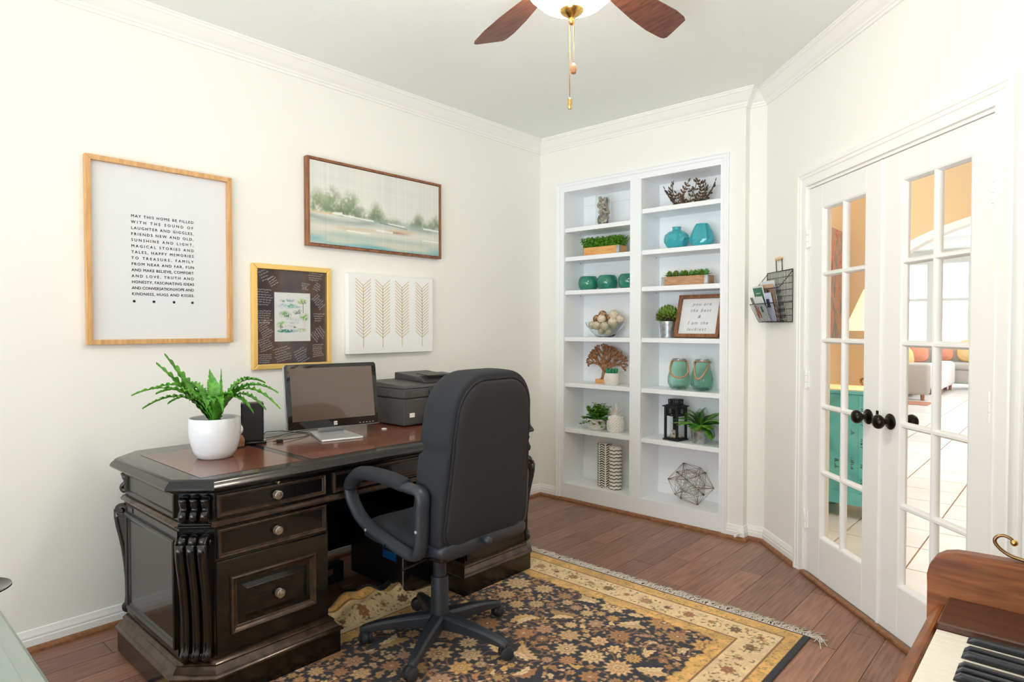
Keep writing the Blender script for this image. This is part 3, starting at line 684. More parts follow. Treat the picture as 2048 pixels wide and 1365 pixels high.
t = thing('framed_sign', 'wood framed sign reading you are the best, leaning on fourth right shelf', 'sign', (1.262, 0.060, 1.2285))
tilt = Matrix.Rotation(-0.30, 4, 'X')
fr_ = frame_sweep(-0.132, 0.132, 0.024, 0.270, [(0, 0), (0, 0.026), (0.022, 0.026), (0.022, 0)], open_bottom=False); fr_.xf(tilt).build('frame', 'walnut', t, bevel=0.0015)
MB().box(-0.134, 0.134, -0.004, 0.0, 0.022, 0.272).xf(tilt).build('panel', 'paper', t)
for k, s_ in enumerate(['you are', 'the best', '&', 'I am the', 'luckiest']):
    p = tilt @ Vector((0.006 - 0.004 * k, -0.0052, 0.222 - 0.043 * k))
    textpart(s_, t, p, 0.031, 'greyink', None, (PI / 2 - 0.30, 0, 0), shear=0.35, spacing=1.35)

def glass_lantern(label, x, rz, handle):
    t = thing('glass_lantern', label, 'lantern', (x, 0.11, 0.885), rz, 'ribbed green glass lanterns')
    MB().lathe([(0.002, 0.002), (0.040, 0.0), (0.060, 0.012), (0.074, 0.045), (0.072, 0.085), (0.058, 0.140), (0.046, 0.180), (0.043, 0.196), (0.040, 0.196), (0.043, 0.178), (0.055, 0.138), (0.069, 0.085), (0.070, 0.046), (0.056, 0.016), (0.002, 0.008)], n=72, fr=lambda a, z: 1 + 0.028 * math.cos(18 * a) * (1 if 0.01 < z < 0.175 else 0)).build('glass', 'greenglass', t, smooth='all')
    MB().tube([(0.047 * math.cos(a), 0.047 * math.sin(a), 0.193) for a in [2 * PI * k / 28 for k in range(28)]], 0.0035, 8, closed=True).build('rope_collar', 'rope', t, smooth='all')
    MB().lathe([(0.0445, 0.194), (0.0455, 0.204), (0.0415, 0.204), (0.0415, 0.194)], n=28).build('rim', 'galv', t, smooth=True)
    pts = [handle(f) for f in [k / 24 for k in range(25)]]
    MB().tube(pts, 0.0062, 9).build('rope_handle', 'rope', t, smooth='all')
glass_lantern('ribbed green glass lantern with level rope handle, left of pair', 1.115, math.radians(27), lambda f: Vector((0.049 * math.cos(PI + PI * f) * (1 + 0.75 * math.sin(PI * f)), -0.004 - 0.076 * math.sin(PI * f), 0.188 - 0.105 * math.sin(PI * f) ** 0.9)))
glass_lantern('ribbed green glass lantern with rope handle slung sideways, right of pair', 1.280, math.radians(27), lambda f: Vector((-0.050 + 0.099 * f - 0.036 * math.sin(PI * f) * (1 - f), -0.004 - 0.078 * math.sin(PI * f), 0.188 - 0.150 * math.sin(PI * f) * (1 - 0.62 * f))))

t = thing('black_lantern', 'black metal candle lantern with slotted top and stones inside', 'lantern', (1.098, 0.098, 0.544), math.radians(-10))
hw = 0.047
b = MB(); b.box(-0.060, 0.060, -0.060, 0.060, 0, 0.010); b.box(-0.054, 0.054, -0.054, 0.054, 0.010, 0.016); b.build('base', 'bmetal', t, bevel=0.001)
for sx in (-1, 1):
    for sy in (-1, 1):
        MB().box(sx * hw - 0.007, sx * hw + 0.007, sy * hw - 0.007, sy * hw + 0.007, 0.016, 0.225).build('post', 'bmetal', t, bevel=0.001)
for q in range(4):
    p = MB(); Rq = Matrix.Rotation(q * PI / 2, 4, 'Z')
    p.box(-hw, hw, -hw - 0.006, -hw - 0.003, 0.163, 0.172); p.box(-hw, hw, -hw - 0.006, -hw - 0.003, 0.212, 0.225)
    for k in range(7): x = -hw + 0.008 + k * (2 * hw - 0.016) / 6; p.box(x - 0.0030, x + 0.0030, -hw - 0.006, -hw - 0.003, 0.172, 0.212)
    p.xf(Rq).build('slotted_panel', 'bmetal', t)
    MB().box(-hw, hw, -hw - 0.001, -hw + 0.001, 0.016, 0.165).xf(Rq).build('pane', 'glass', t)
b = MB(); b.box(-0.063, 0.063, -0.063, 0.063, 0.225, 0.232)
b.loft([[(-s_, -s_, z), (s_, -s_, z), (s_, s_, z), (-s_, s_, z)] for s_, z in ((0.056, 0.232), (0.036, 0.240))]); b.build('roof', 'bmetal', t, bevel=0.001)
b = MB(); b.box(-0.036, 0.036, -0.036, 0.036, 0.268, 0.274); b.box(-0.034, 0.034, -0.034, 0.034, 0.239, 0.245)
for q in range(4):
    for k in range(5): x = -0.032 + k * 0.016; b.add(*[(lambda m: (m.v, m.f))(MB().box(x - 0.004, x + 0.004, -0.035, -0.032, 0.243, 0.270).xf(Matrix.Rotation(q * PI / 2, 4, 'Z')))][0])
b.build('chimney', 'bmetal', t)
for sx in (-1, 1):
    MB().tube([(sx * (0.036 + 0.022 * math.sin(a)), 0, 0.256 + 0.016 * math.cos(a)) for a in [PI * k / 12 for k in range(13)]], 0.003, 8).build('ring_handle', 'bmetal', t, smooth='all')
random.seed(21)
for i, lb in enumerate(['largest cream stone laid across the others in the black lantern', 'cream stone at left inside the black lantern', 'cream stone at right inside the black lantern', 'small cream stone at the front inside black lantern', 'small cream stone at the back inside black lantern']):
    ps = [(0.0, 0, 0.052), (-0.022, -0.008, 0.028), (0.021, 0.0, 0.030), (0.006, -0.024, 0.026), (-0.004, 0.022, 0.028)][i]; sc = [(0.030, 0.016, 0.012), (0.014, 0.022, 0.014), (0.016, 0.02, 0.014), (0.018, 0.012, 0.010), (0.02, 0.012, 0.012)][i]
    m = MB().sphere((0, 0, 0), 1, 8, 6, sc)
    m.v = [(x + random.gauss(0, .0012), y + random.gauss(0, .0012), z + random.gauss(0, .0012)) for x, y, z in m.v]
    tag(m.build('stone', 'stone', None, loc=(1.098 + ps[0], 0.098 + ps[1], 0.544 + ps[2] - 0.002), rot=(0, 0.35 if i == 0 else 0, i)), lb, 'stone', 'stones in the black lantern')

t = thing('fern', 'green fern with arching fronds in a plain metal bucket', 'potted plant', (1.272, 0.092, 0.544))
bucket(t, 0.044, 0.060, 0.098)
MB().lathe([(0.002, 0.085), (0.055, 0.084)], n=20).build('soil', 'soil', t)
random.seed(14)
def frond(t, base, az, el0, ln, droop, w=0.036, m='leaf'):
    g = MB(); pts = []; p = Vector(base); el = el0; n = 16
    for k in range(n + 1):
        pts.append(p.copy()); el -= droop / n
        p = p + Vector((math.cos(az) * math.cos(el), math.sin(az) * math.cos(el), math.sin(el))) * ln / n
    g.tube(pts, 0.0014, 5, taper=lambda q: 1 - 0.7 * q)
    for k in range(2, n + 1):
        f = k / n; tdir = (pts[k] - pts[k - 1]).normalized(); side = tdir.cross(Vector((0, 0, 1))).normalized()
        lw = w * math.sin(PI * min(1, f * 0.93 + 0.05)) ** 0.7 * 1.0
        for h in (0, 0.5):
            q = pts[k - 1].lerp(pts[k], h)
            for sg in (-1, 1):
                leaflet(g, q, side * sg + tdir * 0.45 + Vector((0, 0, -0.1)), lw * 1.35, 0.012)
    for v in range(len(g.v)):
        x, y, z = g.v[v]
        g.v[v] = (max(min(x, 0.165), -0.21), min(y, 0.135), z)
    g.build('frond', m, t)
for az, el, ln, dr in [(3.0, 1.1, 0.24, 1.5), (2.6, 1.3, 0.20, 1.2), (3.4, 0.9, 0.19, 1.4), (4.2, 1.2, 0.17, 1.8), (4.9, 1.1, 0.16, 2.0), (5.6, 1.0, 0.17, 1.6), (0.2, 1.0, 0.17, 1.3), (-0.25, 1.25, 0.20, 1.6), (0.5, 1.3, 0.20, 1.2), (-0.5, 0.8, 0.17, 2.3), (1.5, 1.4, 0.16, .5), (1.0, 1.2, 0.18, 1.0), (2.0, 1.3, 0.16, 0.6)]:
    frond(t, (0.01 * math.cos(az), 0.01 * math.sin(az), 0.086), az, el, ln, dr, m='grass')
    frond(t, (0.01 * math.cos(az), 0.01 * math.sin(az), 0.086), az + 0.33, el + 0.1, ln * 0.8, dr * 1.1, m='leaf')

t = thing('wire_sphere', 'large faceted ornament of thin copper wire on bottom right shelf', 'ornament', (1.192, 0.128, 0.13))
bmi = bmesh.new(); bmesh.ops.create_icosphere(bmi, subdivisions=1, radius=0.145); Rw = Euler((0.3, 0.5, 0.2)).to_matrix()
vs = [Rw @ v.co for v in bmi.verts]; ed = [(e.verts[0].index, e.verts[1].index) for e in bmi.edges]
vs = [Vector((v.x * 1.12, v.y * 0.78, v.z)) for v in vs]
fc = [[v.index for v in f.verts] for f in bmi.faces]; zmin = min(v.z for v in vs)
vs = [v - Vector((0, 0, zmin - 0.003)) for v in vs]
g = MB()
for a, b in ed: g.tube([vs[a], vs[b]], 0.0012, 5)
cen = Vector((0, 0, 0.148))
for f in fc:
    c = (vs[f[0]] + vs[f[1]] + vs[f[2]]) / 3; inn = cen + (c - cen) * 0.52
    for i in f: g.tube([vs[i], inn], 0.0010, 4)
for a, b in ed:
    pa, pb = cen + (vs[a] - cen) * 0.62, cen + (vs[b] - cen) * 0.62; g.tube([pa, pb], 0.0010, 4); g.tube([pa, vs[b]], 0.0009, 4)
g.build('wire_frame', 'copper', t, smooth='all'); bmi.free()

# ------------------------------------------------------------------ pictures on the left wall (local x = along the wall, -y = into the room)
LW = math.radians(90)
def rect_frame(x0, x1, z0, z1, w, d, m, t, bevel=0.0015, sep=True):
    """four mitred rails, each its own part"""
    o = [(x0, z0), (x1, z0), (x1, z1), (x0, z1)]; i = [(x0 + w, z0 + w), (x1 - w, z0 + w), (x1 - w, z1 - w), (x0 + w, z1 - w)]
    for k in range(4):
        a, b, c, e = o[k], o[(k + 1) % 4], i[(k + 1) % 4], i[k]
        MB().extr([(p[0], 0, p[1]) for p in (a, b, c, e)], (0, -d, 0)).build('rail', m, t, bevel=bevel)
t = thing('framed_print', 'large oak framed print of home blessing text, leftmost on the left wall', 'picture', (0.002, -2.706, 1.626), LW)
rect_frame(-0.306, 0.306, -0.400, 0.400, 0.021, 0.030, 'oak', t)
MB().box(-0.290, 0.290, -0.008, -0.002, -0.384, 0.384).build('paper', 'paper', t)
lines = ['MAY THIS HOME BE FILLED', 'WITH THE SOUND OF', 'LAUGHTER AND GIGGLES,', 'FRIENDS NEW AND OLD,', 'SUNSHINE AND LIGHT,', 'MAGICAL STORIES AND', 'TALES, HAPPY MEMORIES', 'TO TREASURE, FAMILY', 'FROM NEAR AND FAR, FUN', 'AND MAKE BELIEVE, COMFORT', 'AND LOVE, TRUTH AND', 'HONESTY, FASCINATING IDEAS', 'AND CONVERSATION,HOPE AND', 'KINDNESS, HUGS AND KISSES.']
for k, s_ in enumerate(lines):
    textpart(s_, t, (-0.131, -0.0085, 1.785 - 1.626 - 0.0264 * k), 0.0172, 'ink', 0.262, align='LEFT', bold=0.00028)
for x in (-0.122, -0.042, 0.043, 0.124):
    MB().lathe([(0.0001, -0.0083), (0.0058, -0.0083), (0.0058, -0.0092), (0.0001, -0.0092)], (x, 0, 1.415 - 1.626), 16, 'y').build('dot', 'ink', t)

def smooth_noise(h, w, gy, gx, seed):
    r = np.random.default_rng(seed); g = r.random((gy + 2, gx + 2))
    ys = np.linspace(0, gy, h); xs = np.linspace(0, gx, w); yi = ys.astype(int); xi = xs.astype(int)
    fy = (ys - yi)[:, None]; fx = (xs - xi)[None, :]; fy = fy * fy * (3 - 2 * fy); fx = fx * fx * (3 - 2 * fx)
    a = g[yi][:, xi]; b = g[yi][:, xi + 1]; c = g[yi + 1][:, xi]; d = g[yi + 1][:, xi + 1]
    return (a * (1 - fx) + b * fx) * (1 - fy) + (c * (1 - fx) + d * fx) * fy
def mixc(img, col, m): 
    c = np.array(col, float)
    return img * (1 - m[..., None]) + c * m[..., None]
def srgb_img(img):
    c = np.clip(img / 255.0, 0, 1); return np.where(c <= 0.04045, c / 12.92, ((c + 0.055) / 1.055) ** 2.4)
def sheet(name, x0, x1, z0, z1, y, img, parent, m='vc'):
    h, w, _ = img.shape; X, Z = np.meshgrid(np.linspace(x0, x1, w), np.linspace(z1, z0, h))
    V = np.stack([X.ravel(), np.full(h * w, y), Z.ravel()], 1)
    i = np.arange(h * w).reshape(h, w); F = np.stack([i[1:, :-1].ravel(), i[1:, 1:].ravel(), i[:-1, 1:].ravel(), i[:-1, :-1].ravel()], 1)
    return vc_mesh(name, V, F, srgb_img(img).reshape(-1, 3), m, parent)

# landscape painting
h, w = 190, 380
u = np.linspace(0, 1, w)[None, :] * np.ones((h, 1)); v = np.linspace(0, 1, h)[:, None] * np.ones((1, w))
img = np.ones((h, w, 3)) * np.array([224, 225, 218.0])
img = mixc(img, (214, 218, 214), smooth_noise(h, w, 3, 5, 1) * 0.6); img = mixc(img, (232, 224, 206), np.clip(smooth_noise(h, w, 4, 6, 2) - 0.6, 0, 1) * 1.2)
n1 = smooth_noise(h, w, 16, 40, 3) * 0.6 + smooth_noise(h, w, 40, 90, 4) * 0.4
for cx_, top, wd, bot, dark in [(0.05, 0.30, 0.07, .60, .6), (0.15, 0.24, 0.08, .60, .7), (0.28, 0.27, 0.085, .62, 1.0), (0.22, .38, .1, .6, .8), (0.36, .45, .07, .62, .6), (0.47, 0.36, 0.065, .62, 1.0), (0.51, .5, .06, .63, .7), (0.62, 0.52, 0.06, .62, .4), (0.82, 0.40, 0.055, .62, 1.0), (0.78, .52, .07, .63, .6), (0.90, .50, .06, .63, .6), (0.97, 0.38, 0.06, .63, .9)]:
    hh = np.clip((v - top) / (bot - top), 0, 1); rad = wd * (0.25 + 0.9 * hh ** 0.7)
    m = np.clip(1.3 - np.abs(u - cx_) / rad, 0, 1) * (v > top) * np.clip((bot + 0.03 - v) / 0.05, 0, 1) * np.clip(n1 * 1.9 - 0.15, 0, 1) * np.clip((v - top) * 8, 0, 1)
    img = mixc(img, (150, 164, 128), np.clip(m * 0.85, 0, 1)); img = mixc(img, (92, 112, 98), np.clip(m * hh ** 1.5 * 0.75 * dark, 0, 1))
shore = 0.60 + 0.015 * np.sin(u * 9) + 0.02 * np.sin(u * 4 + 1)
img = mixc(img, (150, 166, 162), np.clip(1 - np.abs(v - shore - 0.07) / 0.08, 0, 1) * (0.5 + 0.5 * smooth_noise(h, w, 24, 10, 8)))
img = mixc(img, (204, 206, 190), np.clip((v - 0.74) * 8, 0, 1) * 0.9)
img = mixc(img, (214, 186, 134), np.clip(1 - np.abs(v - 0.60 - 0.17 * (u < .25) * 0 - 0.02) / 0.02, 0, 1) * (u < 0.2) * 0.7)
img = mixc(img, (210, 178, 132), np.clip(1 - np.abs(v - 0.745 - 0.03 * np.sin(u * 6)) / 0.035, 0, 1) * smooth_noise(h, w, 20, 8, 10) * 0.9)
img = mixc(img, (168, 112, 80), np.clip(1 - np.abs(v - 0.75) / 0.03, 0, 1) * np.clip(1 - np.abs(u - 0.64) / 0.13, 0, 1) * 0.8)
for a0, a1, yy, sl, th in [(0.15, 0.45, 0.605, 0.10, 0.010), (0.16, 0.22, 0.60, -0.1, .014), (0.56, 0.70, 0.635, 0.12, 0.008), (0.86, 1.0, 0.635, 0.06, 0.012), (0.47, 0.60, 0.745, 0.05, 0.014), (0.25, 0.42, 0.80, 0.04, 0.010), (.85, 1, .80, .03, .01)]:
    img = mixc(img, (236, 238, 232), np.clip(1.4 - np.abs(v - yy - sl * (u - a0) - 0.006 * smooth_noise(h, w, 3, 60, 11)) / th, 0, 1) * ((u > a0) & (u < a1)) * 0.95)
img = mixc(img, (84, 118, 122), np.clip(1.2 - np.abs(v - 0.645 - 0.16 * (u - 0.5)) / 0.006, 0, 1) * ((u > 0.50) & (u < 0.72)) * 0.8)
tl = smooth_noise(h, w, 14, 5, 12); img = mixc(img, (140, 184, 188), np.clip((v - 0.80) * 6, 0, 1) * np.clip(tl * 2.2 - 0.7, 0, 1) * 0.95)
img = mixc(img, (110, 168, 178), np.clip((v - 0.86) * 8, 0, 1) * np.clip(smooth_noise(h, w, 10, 4, 13) * 2 - 0.9, 0, 1) * 0.8)
img *= (1 + 0.05 * (rng.random((1, w, 1)) - 0.5) + 0.03 * (rng.random((h, 1, 1)) - .5))
t = thing('landscape_painting', 'walnut framed misty lake landscape painting, highest picture on the left wall', 'painting', (0.002, -1.524, 1.980), LW)
rect_frame(-0.475, 0.475, -0.2395, 0.2395, 0.014, 0.036, 'walnut', t)
sheet('canvas', -0.458, 0.458, -0.2225, 0.2225, -0.030, img, t)
MB().box(-0.458, 0.458, -0.029, -0.004, -0.2225, 0.2225).build('stretcher', 'canvas', t)

# gold frame with signed mat
t = thing('gold_framed_picture', 'gold framed watercolour card on a dark mat covered in handwriting', 'picture', (0.002, -2.073, 1.354), LW)
rect_frame(-0.224, 0.224, -0.270, 0.270, 0.026, 0.024, 'gold', t, bevel=0.003)
MB().box(-0.200, 0.200, -0.006, -0.001, -0.246, 0.246).build('mat', 'mat_dark', t)
random.seed(31)
blocks = [(-0.155, 0.222, 0.06, 5, 0.45, .08), (-0.11, 0.185, 0.055, 4, 0.6, .05), (0.13, 0.220, 0.08, 4, -0.05, .05), (0.075, 0.165, 0.05, 4, -0.1, .04), (0.145, 0.165, 0.04, 4, -0.5, .05), (-0.155, 0.10, 0.08, 7, -0.05, .09), (-0.155, 0.0, 0.075, 6, 0.0, .07), (-0.155, -0.06, 0.07, 7, 0.5, .08), (-0.15, -0.14, 0.08, 6, 0.35, .07), (0.155, 0.085, 0.055, 7, 0.7, .08), (0.155, 0.0, 0.065, 4, 0.0, .05), (0.15, -0.09, 0.065, 6, -0.9, .08), (0.15, -0.18, 0.07, 7, 0.1, .07), (-0.06, -0.195, 0.09, 6, 0.25, .08), (0.05, -0.205, 0.075, 6, 0.45, .08), (-0.15, -0.215, 0.075, 5, 0.0, .05)]
for bx, bz, bw, nl, ang, bh in blocks:
    g = MB(); Rb = Matrix.Rotation(-ang, 4, 'Y')
    for l in range(nl):
        z = (l - (nl - 1) / 2) * -(bh / nl); x = -bw / 2 + random.random() * 0.008; xe = bw / 2 - random.random() * 0.02
        while x < xe:
            wl = random.uniform(0.006, 0.018); k = int(wl / 0.0011); pts = [(x + i * 0.0011, z + random.gauss(0, 0.0021)) for i in range(k + 1)]
            for i in range(k):
                (xa, za), (xb_, zb_) = pts[i], pts[i + 1]; th = 0.0009
                g.add([Rb @ Vector((xa, 0, za - th)), Rb @ Vector((xb_, 0, zb_ - th)), Rb @ Vector((xb_, 0, zb_ + th)), Rb @ Vector((xa, 0, za + th))], [(0, 1, 2, 3)])
            x += wl + 0.002
    g.v = [(min(max(x + bx, -0.195), 0.195), -0.0066, min(max(z + bz, -0.243), 0.243)) for x, y, z in g.v]
    stuff(g.build('handwriting', 'chalk', t))
h, w = 150, 120; u = np.linspace(0, 1, w)[None, :] * np.ones((h, 1)); v = np.linspace(0, 1, h)[:, None] * np.ones((1, w))
img = np.ones((h, w, 3)) * np.array([240, 239, 237.0]); nz = smooth_noise(h, w, 40, 34, 6)
def blob(img, x, y, rx, ry, col, a=1.0, th=0.0):
    m = np.clip(1.35 - np.sqrt(((u - x) / rx) ** 2 + ((v - y) / ry) ** 2), 0, 1) * np.clip(nz * 2.4 - 0.5 - th, 0, 1) * a; return mixc(img, col, np.clip(m, 0, 1))
for a_ in [(0.28, .17, .12, .03, (120, 160, 140)), (.42, .16, .14, .03, (160, 180, 190)), (0.24, .25, .09, .025, (170, 200, 220), 1), (.30, .28, .22, .05, (200, 215, 226), .8), (.44, .27, .14, .04, (90, 176, 140)), (.60, .29, .14, .03, (170, 200, 200)), (.76, .17, .13, .05, (150, 186, 80)), (.80, .19, .08, .03, (90, 130, 60)), (.72, .20, .06, .03, (180, 200, 110)), (.62, .41, .10, .04, (110, 140, 120)), (.70, .38, .05, .04, (120, 130, 130)), (.27, .44, .13, .06, (130, 180, 110)), (.36, .47, .09, .04, (90, 130, 96)), (.40, .53, .1, .03, (190, 210, 200)), (.82, .50, .12, .08, (140, 190, 90)), (.84, .53, .06, .04, (90, 140, 50)), (.58, .56, .12, .04, (200, 206, 210)), (.5, .62, .2, .02, (196, 210, 206)), (.14, .66, .07, .05, (130, 186, 100)), (.22, .62, .06, .03, (150, 200, 120)), (.40, .69, .2, .03, (214, 206, 216)), (.36, .785, .24, .035, (50, 120, 116)), (.22, .79, .14, .03, (70, 150, 110)), (.74, .77, .14, .04, (180, 196, 150)), (.56, .71, .05, .015, (70, 80, 90)), (.20, .71, .04, .012, (100, 90, 110))]:
    img = blob(img, *a_)
for x, y0, y1, c in ((0.793, .2, .42, (90, 100, 70)), (.843, .55, .72, (240, 190, 190)), (.79, .6, .72, (240, 200, 196)), (.165, .66, .76, (110, 100, 110))):
    img = mixc(img, c, (np.abs(u - x) < 0.008) * (v > y0) * (v < y1) * 0.9)
MB().box(-0.102, 0.102, -0.0085, -0.007, -0.128, 0.128).build('card', 'paper', t)
sheet('watercolour', -0.102, 0.102, -0.128, 0.128, -0.0088, img, t)
MB().box(-0.198, 0.198, -0.0125, -0.0115, -0.244, 0.244).build('pane', 'glass', t)

# canvas with gold arrows
t = thing('arrow_canvas', 'white canvas with four gold arrow feather stems, lowest right on left wall', 'picture', (0.002, -1.437, 1.377), LW)
MB().box(-0.312, 0.312, -0.038, 0.0, -0.230, 0.230).build('canvas', 'canvas', t, bevel=0.002)
for k, xs_ in enumerate((-0.213, -0.076, 0.067, 0.224)):
    g = MB(); y = -0.0388
    def strip(x0, z0, x1, z1, th=0.0013):
        d = Vector((x1 - x0, 0, z1 - z0)).normalized(); n_ = Vector((-d.z, 0, d.x)) * th
        a, b = Vector((x0, y, z0)), Vector((x1, y, z1)); g.extr([a - n_, b - n_, b + n_, a + n_], (0, 0.0009, 0))
    strip(xs_, 1.183 - 1.377, xs_, 1.540 - 1.377)
    for j in range(17):
        z = 1.238 - 1.377 + j * 0.0189
        strip(xs_, z, xs_ - 0.052, z + 0.040); strip(xs_, z, xs_ + 0.052, z + 0.040)
    g.build('arrow', 'goldfoil', t)

# ------------------------------------------------------------------ desk
DZ = 0.008
desk = thing('executive_desk', 'black carved executive desk with brown leather inset top by the left wall', 'desk', (0, -2.05, DZ), LW)
def octo(x0, x1, y0, y1, c, off, z, l=True, r=True):
    x0 -= off; x1 += off; y0 -= off; y1 += off; c = c + 0.586 * off; p = []
    p += [(x0 + c, y0), (x1 - c, y0), (x1, y0 + c)] if r else [(x0 + c, y0), (x1, y0)]
    p += [(x1, y1 - c), (x1 - c, y1)] if r else [(x1, y1)]
    p += [(x0 + c, y1), (x0, y1 - c), (x0, y0 + c)] if l else [(x0, y1), (x0, y0)]
    if not l: p[0] = (x0, y0); p.pop()
    return [(a, b, z) for a, b in p]
DX, DYF, DYB, CC = 0.900, -0.905, -0.20, 0.085
top = MB(); top.loft([octo(-DX, DX, DYF, DYB, CC, o, z) for o, z in ((0.012, 0.7225), (0.018, 0.728), (0.022, 0.733), (0.046, 0.736), (0.052, 0.742), (0.052, 0.748), (0.047, 0.756), (0.040, 0.762), (0.037, 0.766), (0.034, 0.770), (0.028, 0.7735), (0.024, 0.774))])
top.build('top', 'black', desk, smooth=True, angle=25)
for i, (a, b) in enumerate(((-0.850, -0.465), (-0.425, 0.425), (0.465, 0.850))):
    MB().box(a, b, -0.878, -0.300, 0.7735, 0.7746).build('leather_inset', 'leather', desk)
    g = MB()
    for q in range(2):
        g.box(a - 0.003, b + 0.003, (-0.881, -0.300)[q], (-0.878, -0.297)[q], 0.7735, 0.7743); g.box((a - 0.003, b)[q], (a, b + 0.003)[q], -0.881, -0.297, 0.7735, 0.7743)
    g.build('inset_line', 'leathergap', desk)
MB().loft([octo(-DX, DX, DYF, DYB, CC, 0, z) for z in (0.622, 0.723)]).build('frieze', 'black', desk)
MB().loft([octo(-DX, DX, DYF, DYB, CC, o, z) for o, z in ((0.0, 0.598), (0.010, 0.600), (0.018, 0.606), (0.018, 0.611), (0.012, 0.615), (0.008, 0.620), (0.0, 0.624))]).build('waist_moulding', 'worn_highlight', desk, smooth=True, angle=30)
XI = 0.375
for sd in (-1, 1):
    def ped(o, z, s=sd):
        return octo(-DX, -XI, DYF, DYB, CC, o, z, True, False) if s < 0 else octo(XI, DX, DYF, DYB, CC, o, z, False, True)
    MB().loft([ped(0, z) for z in (0.13, 0.600)]).build('pedestal', 'black', desk)
    MB().loft([ped(o, z) for o, z in ((0.034, 0.0), (0.034, 0.086))]).build('plinth', 'black', desk)
    MB().loft([ped(o, z) for o, z in ((0.030, 0.085), (0.042, 0.088), (0.044, 0.094), (0.040, 0.099), (0.030, 0.103), (0.026, 0.110), (0.020, 0.118), (0.016, 0.124), (0.018, 0.130), (0.010, 0.138), (0.0, 0.141))]).build('plinth_moulding', 'worn_highlight', desk, smooth=True, angle=30)
def panel_front(x0, x1, z0, z1, steps, m, t, Mx=None, name='drawer', y=DYF):
    g = MB(); g.loft([[(x0 + i, y - p, z0 + i), (x1 - i, y - p, z0 + i), (x1 - i, y - p, z1 - i), (x0 + i, y - p, z1 - i)] for i, p in steps], cap0=False)
    if Mx is not None: g.xf(Mx)
    return g.build(name, m, t)
def ring_front(x0, x1, z0, z1, steps, m, t, Mx=None, name='moulding', y=DYF):
    g = MB(); g.loft([[(x0 + i, y - p, z0 + i), (x1 - i, y - p, z0 + i), (x1 - i, y - p, z1 - i), (x0 + i, y - p, z1 - i)] for i, p in steps], cap0=False, cap1=False)
    if Mx is not None: g.xf(Mx)
    return g.build(name, m, t)
def knob(x, z, t, y):
    return MB().lathe([(0.001, 0), (0.0155, 0.0), (0.0160, -0.003), (0.0085, -0.005), (0.0070, -0.010), (0.0120, -0.014), (0.0165, -0.018), (0.0165, -0.0205), (0.0130, -0.0225), (0.0125, -0.0215), (0.0085, -0.0215), (0.0080, -0.0235), (0.001, -0.0245)], (x, y, z), 24, 'y').build('knob', 'pewter', t, smooth=True)
mold = [(0.0, 0.0), (0.0, 0.009), (0.002, 0.013), (0.005, 0.014), (0.009, 0.009), (0.012, 0.009), (0.017, 0.002)]
for sd in (-1, 1):
    for z0, z1, kz in ((0.633, 0.713, 0.672), (0.489, 0.593, 0.540)):
        xs = sorted((sd * 0.808, sd * 0.386))
        d = panel_front(xs[0] + 0.015, xs[1] - 0.015, z0 + 0.015, z1 - 0.015, [(0, 0.0), (0, 0.004)], 'black', desk)
        ring_front(xs[0], xs[1], z0, z1, mold, 'worn_highlight', d); knob(sd * 0.590, kz, d, DYF - 0.004)
    xs = sorted((sd * 0.812, sd * 0.384))
    d = panel_front(xs[0], xs[1], 0.152, 0.478, [(0, 0.0), (0, 0.006), (0.002, 0.007)], 'black', desk, name='file_drawer')
    a, b = xs[0] + 0.045, xs[1] - 0.048
    ring_front(a, b, 0.211, 0.417, [(0.0, 0.006), (0.002, 0.016), (0.007, 0.019), (0.013, 0.016), (0.018, 0.010), (0.024, 0.009), (0.030, 0.004)], 'worn_highlight', d)
    panel_front(a + 0.030, b - 0.030, 0.241, 0.387, [(0, 0.004), (0.004, 0.005), (0.026, 0.013), (0.027, 0.014)], 'black', d, name='raised_panel')
    knob(sd * 0.590, 0.309, d, DYF - 0.014)
    MB().box(sd * 0.590 - 0.010, sd * 0.590 + 0.010, DYF - 0.012, DYF, 0.7165, 0.7215).build('writing_slide_edge', 'black', desk)
    MB().lathe([(0.001, 0), (0.005, 0), (0.004, -0.008), (0.006, -0.012), (0.001, -0.014)], (sd * 0.590, DYF - 0.01, 0.7185), 12, 'y').build('slide_knob', 'pewter', desk, smooth=True)
d = panel_front(-0.335, 0.335, 0.648, 0.698, [(0, 0), (0, 0.004)], 'black', desk, name='centre_drawer'); ring_front(-0.352, 0.352, 0.631, 0.713, mold, 'worn_highlight', d)
# end panels
for sd in (-1, 1):
    Mx = Matrix.Translation((0, (DYF + DYB) / 2, 0)) @ Matrix.Rotation(-sd * -PI / 2, 4, 'Z')
    yy = -DX
    hw_ = 0.262
    e = panel_front(-hw_, hw_, 0.152, 0.586, [(0, 0), (0, 0.004)], 'black', desk, Mx, 'end_panel', yy)
    ring_front(-hw_ + 0.012, hw_ - 0.012, 0.172, 0.556, [(0, 0.004), (0, 0.012), (0.006, 0.015), (0.016, 0.012), (0.020, 0.007), (0.028, 0.004)], 'black', e, Mx, 'moulding', yy)
    e = panel_front(-hw_, hw_, 0.630, 0.718, [(0, 0), (0, 0.002)], 'black', desk, Mx, 'end_frieze', yy)
    ring_front(-hw_ + 0.01, hw_ - 0.01, 0.632, 0.716, [(0, 0.002), (0, 0.010), (0.005, 0.013), (0.010, 0.008), (0.014, 0.003)], 'black', e, Mx, 'moulding', yy)
for sd in (-1, 1):
    Mx = Matrix.Translation((0, (DYF + DYB) / 2, 0)) @ Matrix.Rotation(-sd * -PI / 2, 4, 'Z')
    MB().box(-0.232, -0.180, -DX - 0.0065, -DX - 0.003, 0.563, 0.583).xf(Mx).build('grommet_plate', 'black', desk, bevel=0.001)
